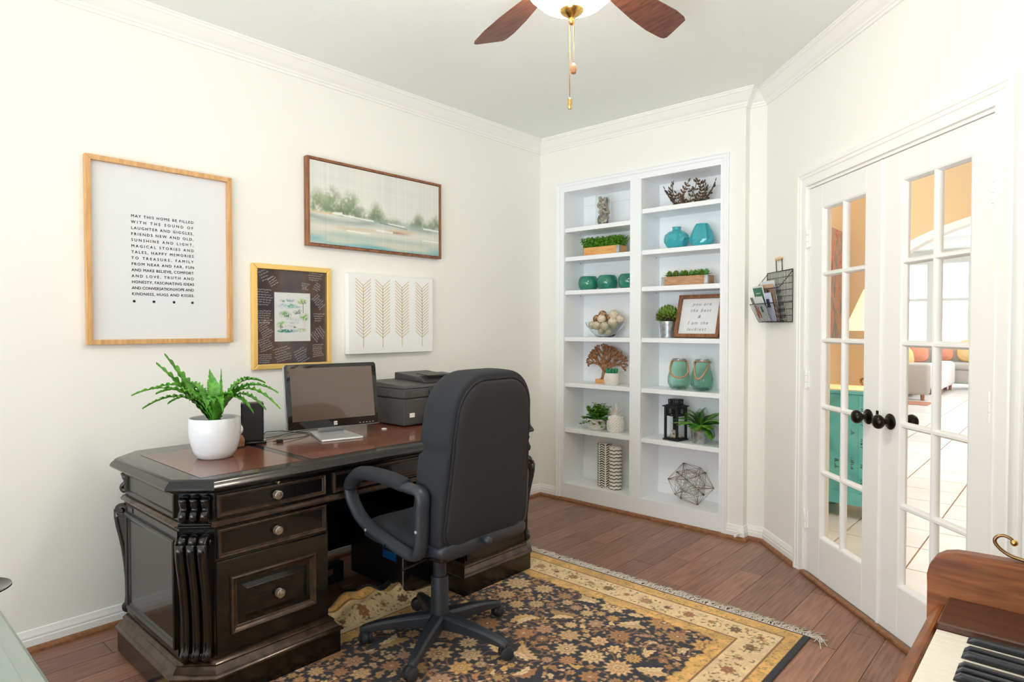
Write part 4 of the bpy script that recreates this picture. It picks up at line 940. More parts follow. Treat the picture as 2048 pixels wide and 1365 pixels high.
# scrolled corner pilasters
def spiral(c, r0, r1, a0, a1, n):
    return [(c[0] + (r0 + (r1 - r0) * k / n) * math.cos(a0 + (a1 - a0) * k / n), c[1] + (r0 + (r1 - r0) * k / n) * math.sin(a0 + (a1 - a0) * k / n)) for k in range(n + 1)]
def pilaster(cx_, cy_, ang):
    Mx = Matrix.Translation((cx_, cy_, 0)) @ Matrix.Rotation(ang, 4, 'Z')     # local -y = outward
    low = spiral((0.026, 0.557), 0.006, 0.021, -2.2 * PI, 0.0, 22) + [(0.046, 0.525), (0.040, 0.49), (0.030, 0.45), (0.020, 0.40), (0.012, 0.34), (0.007, 0.28), (0.006, 0.21), (0.009, 0.175)] + spiral((0.012, 0.158), 0.010, 0.003, 0.9, -3.6, 10)
    up = spiral((0.012, 0.702), 0.003, 0.010, -1.5 * PI, 0.2 * PI, 12)[::1] + [(0.016, 0.686), (0.010, 0.675), (0.013, 0.662)] + spiral((0.014, 0.643), 0.015, 0.003, 0.4 * PI, -1.6 * PI, 14)
    for x in (-0.036, 0.0, 0.036):
        MB().tube([(x, -o, z) for o, z in low], 0.0155, 10, up=(1, 0, 0), flat=1.1).xf(Mx).build('scroll', 'black', desk, smooth='all')
        MB().tube([(x, -o, z) for o, z in up], 0.0125, 10, up=(1, 0, 0), flat=1.15).xf(Mx).build('small_scroll', 'black', desk, smooth='all')
    web = [(o_ * 0.92, z) for o_, z in low[22:-10]]
    MB().extr([(-0.050, 0, web[0][1])] + [(-0.050, -o_, z) for o_, z in web] + [(-0.050, 0, 0.145)], (0.100, 0, 0)).xf(Mx).build('scroll_web', 'black', desk)
    for x_ in (-0.0485, 0.0485): MB().lathe([(0.001, -0.0035), (0.026, -0.0035), (0.0285, -0.001), (0.0285, 0.001), (0.026, 0.0035), (0.001, 0.0035)], (x_, -0.025, 0.556), 24, 'x').xf(Mx).build('volute', 'black', desk, smooth=True)
    MB().lathe([(0.001, -0.050), (0.013, -0.050), (0.015, -0.046), (0.015, 0.046), (0.013, 0.050), (0.001, 0.050)], (0, -0.010, 0.158), 18, 'x').xf(Mx).build('foot_volute', 'black', desk, smooth=True)
    g = MB()
    for s_, z0, z1 in ((0.012, 0.600, 0.606), (0.026, 0.606, 0.612), (0.020, 0.612, 0.619)): g.box(-0.056, 0.056, -s_, 0.0, z0, z1)
    g.xf(Mx).build('cap', 'black', desk, bevel=0.002)
    g = MB()
    for x in (-0.056, 0.056):
        for z in (0.557,): g.lathe([(0.001, -0.004), (0.009, -0.004), (0.012, 0.0), (0.009, 0.004), (0.001, 0.004)], (x, -0.024, z), 14, 'x')
    g.xf(Mx).build('scroll_eye', 'black', desk, smooth=True)
q = CC / 2
pilaster(-DX + q, DYF + q, -PI / 4); pilaster(DX - q, DYF + q, PI / 4)
pilaster(-DX + q, DYB - q, -PI * 3 / 4); pilaster(DX - q, DYB - q, PI * 3 / 4)
MB().box(-XI, XI, -0.245, -0.225, 0.135, 0.60).build('modesty_panel', 'black', desk)

# ------------------------------------------------------------------ things on the desk
DT = 0.7746 + DZ
t = thing('desk_plant', 'strap-leaved green plant in smooth white pot on left end of desk', 'potted plant', (0.560, -2.715, DT))
MB().lathe([(0.002, 0.002), (0.058, 0.0), (0.066, 0.004), (0.081, 0.030), (0.092, 0.070), (0.096, 0.110), (0.095, 0.157), (0.093, 0.160), (0.088, 0.157), (0.088, 0.11), (0.002, 0.10)], n=48).build('pot', 'ceramic', t, smooth=True, angle=60)
MB().lathe([(0.002, 0.138), (0.088, 0.138), (0.088, 0.130)], n=32).build('soil', 'soil', t)
random.seed(12)
def strap(az, reach, tip, peak, w, sh=0.0):
    """leaf that rises, arches over and falls to its tip; ruffled edges"""
    n = 60; V = []; F = []; d = Vector((math.cos(az), math.sin(az), 0)); s = Vector((-d.y, d.x, 0))
    for k in range(n + 1):
        f = k / n; r = 0.010 + reach * f ** 1.15
        z = peak * 4 * f * (1 - f) * 0.9 * (1 - 0.25 * f) + tip * f ** 1.3
        c = Vector((0, 0, 0.135 + z)) + d * r + s * sh * f * f
        ww = w * (0.55 + 0.9 * math.sin(PI * min(1, f * 0.8 + 0.08))) * (1 - f ** 2.6) * 0.5 + 0.0004
        ru = 0.34 * w * math.sin(k * 1.15 + az) * (0.3 + f) * (1 - f ** 4)
        V += [c - s * ww * (1 + 0.20 * math.sin(k * 1.25)) + Vector((0, 0, 0.22 * w + ru * 0.6)), c - s * ww * 0.5 + Vector((0, 0, ru * 0.15)), c, c + s * ww * 0.5 - Vector((0, 0, ru * 0.15)), c + s * ww * (1 + 0.20 * math.sin(k * 1.25 + 1.2)) + Vector((0, 0, 0.22 * w - ru * 0.6))]
    for k in range(n):
        for j in range(4): a = k * 5 + j; F.append((a, a + 1, a + 6, a + 5))
    g = MB(); g.add(V, F); o = g.build('leaf', 'leaf', t, smooth='all'); return o
for phi, rc, tp, pk, w in [(181, 0.335, 0.105, 0.115, .026), (168, 0.215, 0.270, 0.030, .036), (176, 0.235, 0.235, 0.035, .034), (200, 0.245, 0.065, 0.105, .026), (190, 0.20, 0.12, 0.10, .030), (172, 0.26, 0.13, .11, .028), (150, .20, .14, .10, .026), (215, .16, .09, .09, .028), (0, 0.255, 0.055, 0.145, .028), (348, 0.235, 0.060, 0.120, .028), (12, 0.235, 0.115, 0.125, .026), (338, .20, .05, .115, .028), (25, .18, .15, .12, .026), (355, .15, .15, .08, .036), (45, .14, .17, .09, .024), (100, .055, .205, .02, .040), (60, .045, .215, 0.01, .020), (120, .12, .16, .05, .030), (262, .085, .055, .10, .034), (235, .10, .10, .07, .030), (310, .14, .05, .12, .026), (285, .10, .08, .09, .028), (322, .13, .12, .08, .030)]:
    strap(math.radians(42 + phi), rc, tp, pk, w * 1.15, random.gauss(0, 0.02))

t = thing('external_drive', 'upright dark grey external drive on its stand beside the white plant pot', 'hard drive', (0.372, -2.472, DT), math.radians(66))
MB().box(-0.047, 0.047, -0.030, 0.030, 0.012, 0.182).build('case', 'bplastic', t, bevel=0.005)
MB().box(-0.047, -0.041, -0.0305, 0.0305, 0.02, 0.178).build('seam', 'gplastic', t)
MB().box(-0.055, 0.058, -0.042, 0.042, 0.0, 0.013).build('stand', 'gplastic', t, bevel=0.005)
t = thing('figurine', 'small cream topped brown figurine tucked behind the white plant pot', 'figurine', (0.420, -2.562, DT))
MB().lathe([(0.002, 0), (0.036, 0), (0.036, 0.006), (0.002, 0.007)], n=24).build('base', 'gplastic', t, smooth=True)
MB().lathe([(0.002, 0.006), (0.028, 0.007), (0.030, 0.03), (0.022, 0.05), (0.012, 0.056), (0.002, 0.057)], n=24).build('body', 'carved', t, smooth=True)
MB().sphere((0, 0, 0.076), 0.024, 18, 12, (1, 1, 1.15)).build('head', 'bisque', t, smooth='all')

t = thing('monitor', 'silver-backed flat computer monitor with glossy dark bezel on the desk', 'monitor', (0.455, -2.095, DT), math.radians(79))
tl_ = Matrix.Translation((0, 0.02, 0.035)) @ Matrix.Rotation(-0.17, 4, 'X')
SMX = Matrix.Diagonal((0.94, 1, 0.965, 1)); tl_ = tl_ @ SMX
def rrect(x0, x1, z0, z1, r, y, n=6):
    p = []
    for cx_, cz_, a0 in ((x1 - r, z0 + r, -PI / 2), (x1 - r, z1 - r, 0), (x0 + r, z1 - r, PI / 2), (x0 + r, z0 + r, PI)):
        p += [(cx_ + r * math.cos(a0 + PI / 2 * k / n), y, cz_ + r * math.sin(a0 + PI / 2 * k / n)) for k in range(n + 1)]
    return p
MB().loft([rrect(-0.245 + e, 0.245 - e, 0.0 + e, 0.320 - e, 0.016, y) for e, y in ((0.0, -0.002), (0.0, 0.012), (0.02, 0.030), (0.10, 0.045))]).xf(tl_).build('back_case', 'silver', t, smooth=True)
MB().loft([rrect(-0.2445 + e, 0.2445 - e, 0.0005 + e, 0.3195 - e, 0.015, y) for e, y in ((0.0, -0.002), (0.0, -0.010), (0.003, -0.0125))]).xf(tl_).build('bezel', 'gplastic', t, smooth=True)
MB().loft([rrect(-0.2450, 0.2450, -0.001, 0.3205, 0.016, y) for y in (-0.009, -0.004)]).xf(tl_).build('silver_edge', 'silver', t, smooth=True)
MB().box(-0.219, 0.219, -0.0135, -0.012, 0.040, 0.300).xf(tl_).build('screen', 'screen', t)
MB().box(-0.009, 0.009, -0.0138, -0.012, 0.010, 0.028).xf(tl_).build('logo', 'label', t, bevel=0.0005)
textpart('hp', t, tl_ @ Vector((0, -0.0141, 0.0155)), 0.016, 'ink', None, (PI / 2 - 0.17, 0, 0), shear=0.2)
g = MB()
for k in range(5): g.box(0.13 + k * 0.018, 0.137 + k * 0.018, -0.0135, -0.012, 0.0085, 0.0105)
g.xf(tl_).build('buttons', 'label', t)
g = MB(); g.loft([[(-w_, y, z), (w_, y, z), (w_, y, z + th), (-w_, y, z + th)] for y, w_, z, th in ((-0.150, 0.095, 0.0, 0.005), (-0.145, 0.098, 0.0, 0.010), (0.10, 0.080, 0.0, 0.012), (0.110, 0.078, 0.0, 0.010))]); g.xf(Matrix.Translation((-0.025, -0.015, 0)) @ Matrix.Rotation(-0.06, 4, 'Z')); g.build('foot', 'silver', t, bevel=0.002)
g = MB(); g.loft([[(-w_, y - 0.008, z), (w_, y - 0.008, z), (w_, y + 0.008, z), (-w_, y + 0.008, z)] for y, w_, z in ((0.070, 0.066, 0.008), (0.062, 0.060, 0.06), (0.075, 0.052, 0.14))]); g.build('neck', 'silver', t, bevel=0.004)

t = thing('printer', 'charcoal multifunction printer on the desk behind the office chair', 'printer', (0.0, -1.520, DT), LW)
PF, PB = -0.530, -0.300 + 0.10
b = MB(); b.loft([[(-0.225, PF, z), (0.225, PF, z), (0.225, PB, z), (-0.225, PB, z)] for z in (0.006, 0.145)]); b.build('lower_body', 'printer', t, bevel=0.006)
b = MB(); b.box(-0.228, 0.228, PF - 0.002, PB, 0.147, 0.196); b.build('scanner_body', 'printer', t, bevel=0.006)
b = MB(); b.loft([[(-0.226, PF, 0.198), (0.226, PF, 0.198), (0.226, PB + 0.002, 0.198), (-0.226, PB + 0.002, 0.198)], [(-0.215, PF + 0.015, 0.212), (0.215, PF + 0.015, 0.212), (0.215, PB - 0.005, 0.226), (-0.215, PB - 0.005, 0.226)]]); b.build('lid', 'printer', t, bevel=0.004)
b = MB(); b.extr([(-0.04, PF + 0.05, 0.216), (-0.04, PB - 0.01, 0.222), (-0.04, PB - 0.01, 0.262), (-0.04, PF + 0.09, 0.244)], (0.24, 0, 0)); b.build('document_feeder', 'printer', t, bevel=0.004)
b = MB(); b.extr([(-0.02, PF + 0.05, 0.252), (-0.02, PF + 0.15, 0.259), (-0.02, PF + 0.15, 0.262), (-0.02, PF + 0.05, 0.256)], (0.19, 0, 0)); b.build('feeder_tray', 'bplastic', t)
b = MB(); b.extr([(-0.06, PF + 0.002, 0.205), (-0.06, PF - 0.055, 0.105), (-0.06, PF - 0.045, 0.095), (-0.06, PF + 0.002, 0.11)], (0.27, 0, 0)); b.build('control_panel', 'bplastic', t, bevel=0.004)
Mt = Matrix.Translation((0, PF - 0.030, 0.158)) @ Matrix.Rotation(-0.52, 4, 'X')
MB().box(-0.035, 0.055, -0.004, 0.002, -0.032, 0.034).xf(Mt).build('display', 'greylabel', t, bevel=0.002)
g = MB()
for k in range(3):
    for j in range(3): g.box(0.085 + k * 0.026, 0.103 + k * 0.026, -0.004, 0.001, -0.028 + j * 0.022, -0.014 + j * 0.022)
g.xf(Mt).build('keypad', 'greylabel', t, bevel=0.001)
b = MB(); b.box(-0.10, 0.205, PF - 0.060, PF + 0.01, 0.004, 0.058); b.build('paper_tray', 'bplastic', t, bevel=0.006)
b = MB(); b.box(-0.09, 0.20, PF - 0.002, PF + 0.01, 0.062, 0.092); b.build('output_slot', 'gplastic', t)
MB().box(-0.190, -0.158, PF - 0.004, PF - 0.001, 0.048, 0.070).build('sticker', 'label', t)
MB().box(-0.231, -0.228, -0.42, -0.375, 0.150, 0.155).build('vent', 'gplastic', t)
textpart('brother', t, (-0.180, PF - 0.0035, 0.166), 0.018, 'greylabel', None, align='LEFT', bold=0.0003)

t = thing('bottle_cap', 'tiny white disc lying on the desk between monitor and printer', 'cap', (0.495, -1.845, DT))
MB().lathe([(0.002, 0), (0.013, 0), (0.014, 0.003), (0.012, 0.005), (0.002, 0.006)], n=20).build('cap', 'label', t, smooth=True)
t = thing('power_cord', 'thin black power cord with plug curled on the desk left of monitor', 'power_cord', (0, 0, DT))  # plain power cord and plug, no charging unit
MB().tube([(0.36, -2.43, 0.02), (0.28, -2.36, 0.026), (0.26, -2.27, 0.018), (0.27, -2.21, 0.004), (0.30, -2.17, 0.003), (0.37, -2.19, 0.003), (0.41, -2.24, 0.003), (0.425, -2.30, 0.005), (0.44, -2.36, 0.008)], 0.0018, 8).build('cable', 'bplastic', t, smooth='all')
MB().tube([(0.34, -2.42, 0.006), (0.30, -2.32, 0.003), (0.27, -2.25, 0.003), (0.25, -2.15, 0.004), (0.27, -2.05, 0.004)], 0.0018, 8).build('cable', 'bplastic', t, smooth='all')
b = MB(); b.box(-0.014, 0.014, -0.008, 0.008, 0.0, 0.014); b.build('plug', 'bplastic', t, bevel=0.003, loc=(0.447, -2.382, 0), rot=(0, 0, 1.4))
b = MB(); b.box(-0.028, -0.014, -0.005, -0.003, 0.004, 0.009); b.box(-0.028, -0.014, 0.003, 0.005, 0.004, 0.009); b.build('prong', 'oldbrass', t, loc=(0.447, -2.382, 0), rot=(0, 0, 1.4))

# ------------------------------------------------------------------ computer tower and clutter in the knee hole
t = thing('computer_tower', 'black computer tower with blue sticker under the desk behind office chair', 'computer', (0.49, -1.805, 0.012))
b = MB(); b.box(-0.22, 0.215, -0.09, 0.09, 0.006, 0.40); b.build('case', 'bplastic', t, bevel=0.003)
MB().box(0.215, 0.232, -0.09, 0.09, 0.004, 0.402).build('front_bezel', 'gplastic', t, bevel=0.004)
MB().box(0.2155, 0.2205, -0.0925, -0.090, 0.006, 0.398).build('trim_strip', 'silver', t)
for z0, z1 in ((0.195, 0.262), (0.145, 0.185)):
    MB().box(0.055, 0.165, -0.0915, -0.0895, z0, z1).build('sticker', 'blue', t)
for k in range(3): MB().box(0.2318, 0.2335, -0.07, 0.07, 0.30 + k * 0.032, 0.322 + k * 0.032).build('drive_bay', 'bplastic', t)
MB().box(0.2318, 0.2335, -0.035, -0.018, 0.20, 0.217).build('badge', 'silver', t)
MB().lathe([(0.001, 0.003), (0.012, 0.003), (0.012, 0), (0.001, 0)], (0.2318, 0.0, 0.24), 16, 'x').build('power_button', 'silver', t)
t = thing('power_strip', 'grey labelled black power block on floor deep under the desk', 'power strip', (0.30, -2.07, 0.0), math.radians(95))
MB().box(-0.10, 0.10, -0.025, 0.025, 0, 0.10).build('body', 'bplastic', t, bevel=0.004)
MB().box(-0.05, 0.03, -0.027, -0.024, 0.05, 0.08).build('label', 'greylabel', t)
t = thing('cable_tangle', 'loose black cables hanging under the desk near left pedestal', 'cables', (0, 0, 0))
for k, pts in enumerate([[(0.28, -2.35, 0.56), (0.27, -2.33, 0.3), (0.22, -2.30, 0.06), (0.28, -2.2, 0.004), (0.30, -2.12, 0.006)], [(0.27, -2.30, 0.56), (0.25, -2.28, 0.2), (0.20, -2.26, 0.02), (0.26, -2.1, 0.004)], [(0.30, -2.20, 0.58), (0.33, -2.16, 0.3), (0.36, -2.13, 0.12), (0.45, -2.06, 0.012), (0.52, -1.98, 0.012)]]):
    MB().tube(pts, 0.003, 6).build('cable', 'bplastic', t, smooth='all')

# ------------------------------------------------------------------ rug
RX0, RX1, RY0, RY1, RZ = 0.60, 2.295, -3.40, -1.012, 0.0072
step = 0.0040
nx = int((RX1 - RX0) / step) + 1; ny = int((RY1 - RY0) / step) + 1
X, Y = np.meshgrid(np.linspace(RX0, RX1, nx), np.linspace(RY0, RY1, ny))
rr = np.random.default_rng(5)
navy = np.array([30, 32, 44.0]); gold = np.array([214, 168, 96.0]); tan = np.array([222, 182, 130.0]); cream = np.array([232, 204, 156.0]); brown = np.array([120, 80, 50.0]); rose = np.array([206, 158, 124.0])
dR = RX1 - X; dL = X - RX0; dB = RY1 - Y; dN = Y - RY0
D = np.minimum(np.minimum(dR, dL), np.minimum(dB, dN))
along = np.where(D == np.minimum(dR, dL), Y, X)
scal = 0.020 * np.abs(np.sin(along * PI / 0.16)) + 0.012 * np.abs(np.sin(along * PI / 0.045))
img = np.ones((ny, nx, 3)) * navy
gn = smooth_noise(ny, nx, 260, 180, 21); gn2 = smooth_noise(ny, nx, 60, 40, 22)
field = D > 0.268 + scal
# field motifs: rosettes, leaves, curls
def draw(cx_, cy_, R, fn):
    i0, i1 = max(0, int((cy_ - R - RY0) / step)), min(ny, int((cy_ + R - RY0) / step) + 2)
    j0, j1 = max(0, int((cx_ - R - RX0) / step)), min(nx, int((cx_ + R - RX0) / step) + 2)
    if i1 <= i0 or j1 <= j0: return
    x = X[i0:i1, j0:j1] - cx_; y = Y[i0:i1, j0:j1] - cy_
    sub = img[i0:i1, j0:j1]; fn(sub, x, y)
def flower(R, col, petals, ph, ringcol=None):
    def f(sub, x, y):
        r = np.hypot(x, y); a = np.arctan2(y, x); e = R * (0.84 + 0.16 * np.cos(petals * a + ph))
        m = r < e; sub[m] = col
        m = (r < e) & (r > e * 0.86); sub[m] = sub[m] * 0.62 + brown * 0.38
        m = (np.abs(r - e * 0.55) < R * 0.06); sub[m] = sub[m] * 0.6 + brown * 0.4
        m = (r < e * 0.84) & (r > e * 0.58) & (np.cos(petals * a + ph) < -0.75); sub[m] = sub[m] * 0.55 + brown * 0.45
        m = r < e * 0.26; sub[m] = ringcol if ringcol is not None else brown
        m = r < e * 0.12; sub[m] = cream
    return f
def leafm(Ln, Wd, th, col, bend=0.0):
    def f(sub, x, y):
        u_ = x * math.cos(th) + y * math.sin(th); v_ = -x * math.sin(th) + y * math.cos(th) - bend * (u_ ** 2) / Ln
        e = Wd * np.clip(1 - (u_ / Ln) ** 2, 0, 1) ** 0.8 * (1 + 0.25 * np.sin(u_ * 260)); m = (np.abs(v_) < e) & (np.abs(u_) < Ln); sub[m] = col
        m2 = (np.abs(v_) < 0.0016) & (np.abs(u_) < Ln * 0.8); sub[m2] = sub[m2] * 0.6 + brown * 0.4
    return f
def vine(Rr, th, arc, col, w_=0.0026):
    def f(sub, x, y):
        r = np.hypot(x, y); a = (np.arctan2(y, x) - th) % (2 * PI); m = (np.abs(r - Rr * (1 - 0.06 * a)) < w_) & (a < arc); sub[m] = col
    return f
vc = np.array([150, 104, 66.0])
for k in range(330):
    x, y = rr.uniform(RX0 + .25, RX1 - .25), rr.uniform(RY0 + .25, RY1 - .25); R_ = rr.uniform(.03, .08)
    draw(x, y, R_ * 1.1, vine(R_, rr.uniform(0, 6.28), rr.uniform(2, 4.5), vc))
placed = []; cols = [tan, gold, rose, (tan + cream) / 2, np.array([196, 148, 92.0]), np.array([186, 132, 84.0])]
def free(x, y, R):
    for a, b, c in placed:
        if (a - x) ** 2 + (b - y) ** 2 < (R + c) ** 2: return False
    return True
for R_lo, R_hi, num in ((0.050, 0.074, 220), (0.030, 0.044, 1200), (0.016, 0.026, 5000), (0.008, 0.012, 14000)):
    for k in range(num):
        x, y, R_ = rr.uniform(RX0 + .22, RX1 - .22), rr.uniform(RY0 + .22, RY1 - .22), rr.uniform(R_lo, R_hi)
        if not free(x, y, R_ * (0.93 if R_ > .013 else 0.90)): continue
        c = cols[rr.integers(len(cols))] * rr.uniform(0.88, 1.08)
        placed.append((x, y, R_)); kd = rr.random()
        if R_ > 0.024:
            if kd < 0.72: draw(x, y, R_, flower(R_, c, int(rr.integers(7, 13)), rr.uniform(0, 6), rose * 0.8 if kd < .3 else None))
            else:
                th = rr.uniform(0, 6.28)
                draw(x, y, R_, leafm(R_, R_ * 0.42, th, c, rr.uniform(-.5, .5)))
                draw(x - 0.3 * R_ * math.sin(th), y + .3 * R_ * math.cos(th), R_, leafm(R_ * .8, R_ * 0.22, th + .4, cream, .3))
        elif kd < 0.42: draw(x, y, R_, flower(R_, c, int(rr.integers(4, 7)), rr.uniform(0, 6)))
        else: draw(x, y, R_ * 1.3, leafm(R_ * 1.25, R_ * rr.uniform(.45, .7), rr.uniform(0, 6.28), c, rr.uniform(-.6, .6)))
fimg = img.copy(); img[:] = gold
img = img * (0.90 + 0.25 * gn2[..., None]); m = gn > 0.78; img[m] = img[m] * 0.82
img_b = img
crm = (D > 0.078) & (D < 0.222); img[crm] = (cream * (0.94 + 0.1 * gn2[..., None]))[crm]
keep = img.copy()
# border motifs on the cream band
def border_pt(s, side):
    c = 0.150
    return [(RX1 - c, RY1 - c - s), (RX1 - c - s, RY1 - c), (RX0 + c, RY1 - c - s), (RX1 - c - s, RY0 + c)][side]
for side in range(4):
    Ls = (RY1 - RY0 if side in (0, 2) else RX1 - RX0) - 0.30; n_ = int(Ls / 0.105)
    for k in range(n_ + 1):
        s = Ls * k / n_; x, y = border_pt(s, side); c = [np.array([176, 112, 76.0]), np.array([120, 92, 56.0]), np.array([190, 140, 96.0])][k % 3]
        draw(x, y, 0.034, flower(0.018 + 0.012 * (k % 2), c, 7, k, np.array([90, 60, 40.0])))
        for q in range(17):
            ox, oy = rr.uniform(-.052, .052), rr.uniform(-.055, .055); draw(x + ox, y + oy, 0.016, leafm(rr.uniform(.006, .013), rr.uniform(.002, .005), rr.uniform(0, 6), np.array([150, 122, 78.0]) * rr.uniform(.8, 1.25)))
for k in range(5200):
    x, y = rr.uniform(RX0, RX1), rr.uniform(RY0, RY1); d_ = min(RX1 - x, x - RX0, RY1 - y, y - RY0)
    if (0.03 < d_ < 0.076) or (0.226 < d_ < 0.262): draw(x, y, 0.009, leafm(rr.uniform(.003, .008), rr.uniform(.0015, .003), rr.uniform(0, 6), np.array([158, 118, 62.0]) * rr.uniform(.85, 1.1)))
for e0 in (0.078, 0.222): m = np.abs(D - e0) < 0.003; img[m] = brown * 1.15
img[field] = fimg[field]; m = np.abs(D - 0.268 - scal) < 0.003; img[m] = brown
edge = (dR < 0.026) | (dL < 0.026) | (dB < 0.010) | (dN < 0.010); img[edge] = navy * 0.9
img *= (0.93 + 0.14 * rr.random((ny, nx, 1)))
wy = np.clip((Y + 2.385) / 0.09, 0, 1) * np.clip((-1.80 - Y) / 0.10, 0, 1); wx = np.clip((0.80 - X) / 0.13, 0, 1)
fold = wx * wx * (3 - 2 * wx) * wy * (0.050 + 0.014 * np.sin(Y * 17) + 0.010 * np.sin(Y * 43 + 1) + 0.010 * np.sin(X * 60 + Y * 14))
Z = RZ + fold + 0.0004 * (smooth_noise(ny, nx, 300, 200, 30) - .5)
V = np.stack([X.ravel(), Y.ravel(), Z.ravel()], 1); idx = np.arange(nx * ny).reshape(ny, nx)
F = np.stack([idx[:-1, :-1].ravel(), idx[:-1, 1:].ravel(), idx[1:, 1:].ravel(), idx[1:, :-1].ravel()], 1).tolist()
ring = list(idx[0, :]) + list(idx[1:, -1]) + list(idx[-1, -2::-1]) + list(idx[-2:0:-1, 0]); ring = [int(i) for i in ring]
Vl = V.tolist(); base_i = len(Vl); carr = srgb_img(img).reshape(-1, 3)
for i in ring: Vl.append([Vl[i][0], Vl[i][1], max(0.0003, Vl[i][2] - 0.0072)])
nr = len(ring)
for k in range(nr): F.append((ring[k], base_i + k, base_i + (k + 1) % nr, ring[(k + 1) % nr]))
carr = np.concatenate([carr, np.tile(srgb_img(navy[None, :]), (nr, 1))])
t = thing('area_rug', 'navy and gold floral patterned wool rug with cream fringe under the office chair', 'rug', (0, 0, 0))
vc_mesh('pile', Vl, F, carr, 'rug', t, True)
random.seed(77); g = MB()
for yE, sg in ((RY1, 1), (RY0, -1)):
    x = RX0
    while x < RX1 + 0.01:
        ln = random.uniform(0.045, 0.075); x2 = x + random.gauss(0.0, 0.02)
        pts = [(x, yE - 0.002 * sg, 0.007), (x + (x2 - x) * .4, yE + sg * ln * 0.35, 0.007 + random.random() * 0.004), (x2 + random.gauss(0, .006), yE + sg * ln * 0.7, 0.004 + random.random() * 0.005), (x2 + random.gauss(0, .012), yE + sg * ln, 0.003)]
        g.tube(pts, 0.0017, 4); x += 0.0033
for k in range(9):
    g.tube([(RX1 - 0.01, RY1, 0.006), (RX1 + 0.03, RY1 + 0.02 + random.gauss(0, .01), 0.008), (RX1 + 0.03 + random.gauss(0.02, 0.02), RY1 + random.gauss(-0.01, .025), 0.004)], 0.0018, 4)
stuff(g.build('fringe', 'ropewhite', t, smooth='all'))

# ------------------------------------------------------------------ office chair (local -y = front)
ch = thing('office_chair', 'charcoal fabric office chair on casters pulled up to the black desk', 'chair', (1.165, -2.065, 0.0085), -PI / 2)
def resample(pts, n):
    P_ = np.array(pts + [pts[0]]); d = np.r_[0, np.cumsum(np.hypot(*np.diff(P_, axis=0).T))]; s = np.linspace(0, d[-1], n + 1)[:-1]
    return np.stack([np.interp(s, d, P_[:, 0]), np.interp(s, d, P_[:, 1])], 1)
def back_outline(s=0.0, n=112):
    hb, ht, zb, zt, rb, rt = 0.238 - s, 0.218 - s, 0.460 + s, 1.116 - s, 0.075, 0.150
    p = []
    for cx_, cz_, a0, r in ((hb - rb, zb + rb, -PI / 2, rb),): p += [(cx_ + r * math.cos(a0 + PI / 2 * k / 10), cz_ + r * math.sin(a0 + PI / 2 * k / 10)) for k in range(11)]
    p += [(hb - 0.002, 0.70), (hb - 0.006, 0.80), (hb - 0.010, 0.90)]
    p += [(ht - rt + rt * math.cos(PI / 2 * k / 12), zt - rt + rt * math.sin(PI / 2 * k / 12) + 0.012 * math.sin(PI / 2 * k / 12)) for k in range(13)]
    q = [(-x, z) for x, z in p[::-1]]
    return resample(p + q, n)
tiltb = lambda y, z: y + (z - 0.5) * 0.105
def back_loft(layers, crease=False):
    rings = []
    for ins, y in layers:
        o = back_outline(); c = np.array([0, 0.80]); f = ins
        ring = []
        for x, z in o:
            d = math.hypot(x, z - 0.8); k = max(0.0, (d - ins) / d)
            X_, Z_ = x * k, 0.8 + (z - 0.8) * k
            yy = y
            if crease:
                w_ = math.exp(-((Z_ - 0.845) / 0.014) ** 2)
                X_ *= 1 - 0.055 * w_; yy = y + 0.030 * w_ * (1 if y < 0.16 else (0.5 if y < .2 else 0.1))
            ring.append((X_, tiltb(yy, Z_), Z_))
        rings.append(ring)
    g = MB(); g.loft(rings); return g
cush = [(0.012, 0.262), (0.003, 0.256), (0.0, 0.245), (-0.002, 0.215), (-0.003, 0.180), (-0.003, 0.150), (0.0, 0.125), (0.008, 0.104), (0.024, 0.090), (0.05, 0.082), (0.09, 0.078), (0.13, 0.076), (0.17, 0.075), (0.21, 0.075)]
back_loft(cush, True).build('back_cushion', 'fabric', ch, smooth='all')
back_loft([(0.030, 0.262), (0.034, 0.272), (0.046, 0.279), (0.08, 0.283), (0.16, 0.285)]).build('back_panel', 'fabric2', ch, smooth='all')
o = back_outline(); pp = []
for x, z in o:
    d = math.hypot(x, z - .8); k = (d - 0.028) / d; pp.append((x * k, tiltb(0.268, .8 + (z - .8) * k), .8 + (z - .8) * k))
MB().tube(pp, 0.0038, 8, closed=True).build('piping', 'fabric2', ch, smooth='all')
# plastic lower shell behind the lumbar
g = MB(); rings = []
for y, s_ in ((0.10, 0.94), (0.20, 0.975), (0.250, 0.97), (0.268, 0.95), (0.276, 0.88)):
    rings.append([(0.242 * s_ * math.copysign(abs(math.cos(a)) ** 0.42, math.cos(a)), y + 0.0, 0.478 + 0.034 * math.copysign(abs(math.sin(a)) ** 0.6, math.sin(a)) * s_) for a in [2 * PI * k / 40 for k in range(40)]])
g.loft(rings).build('back_shell', 'plastic', ch, smooth='all')
MB().lathe([(0.001, 0.0), (0.006, 0.0), (0.007, 0.02), (0.016, 0.026), (0.018, 0.040), (0.014, 0.055), (0.002, 0.060)], (0.030, 0.262, 0.490), 18, 'y').build('back_knob', 'plastic', ch, smooth='all')
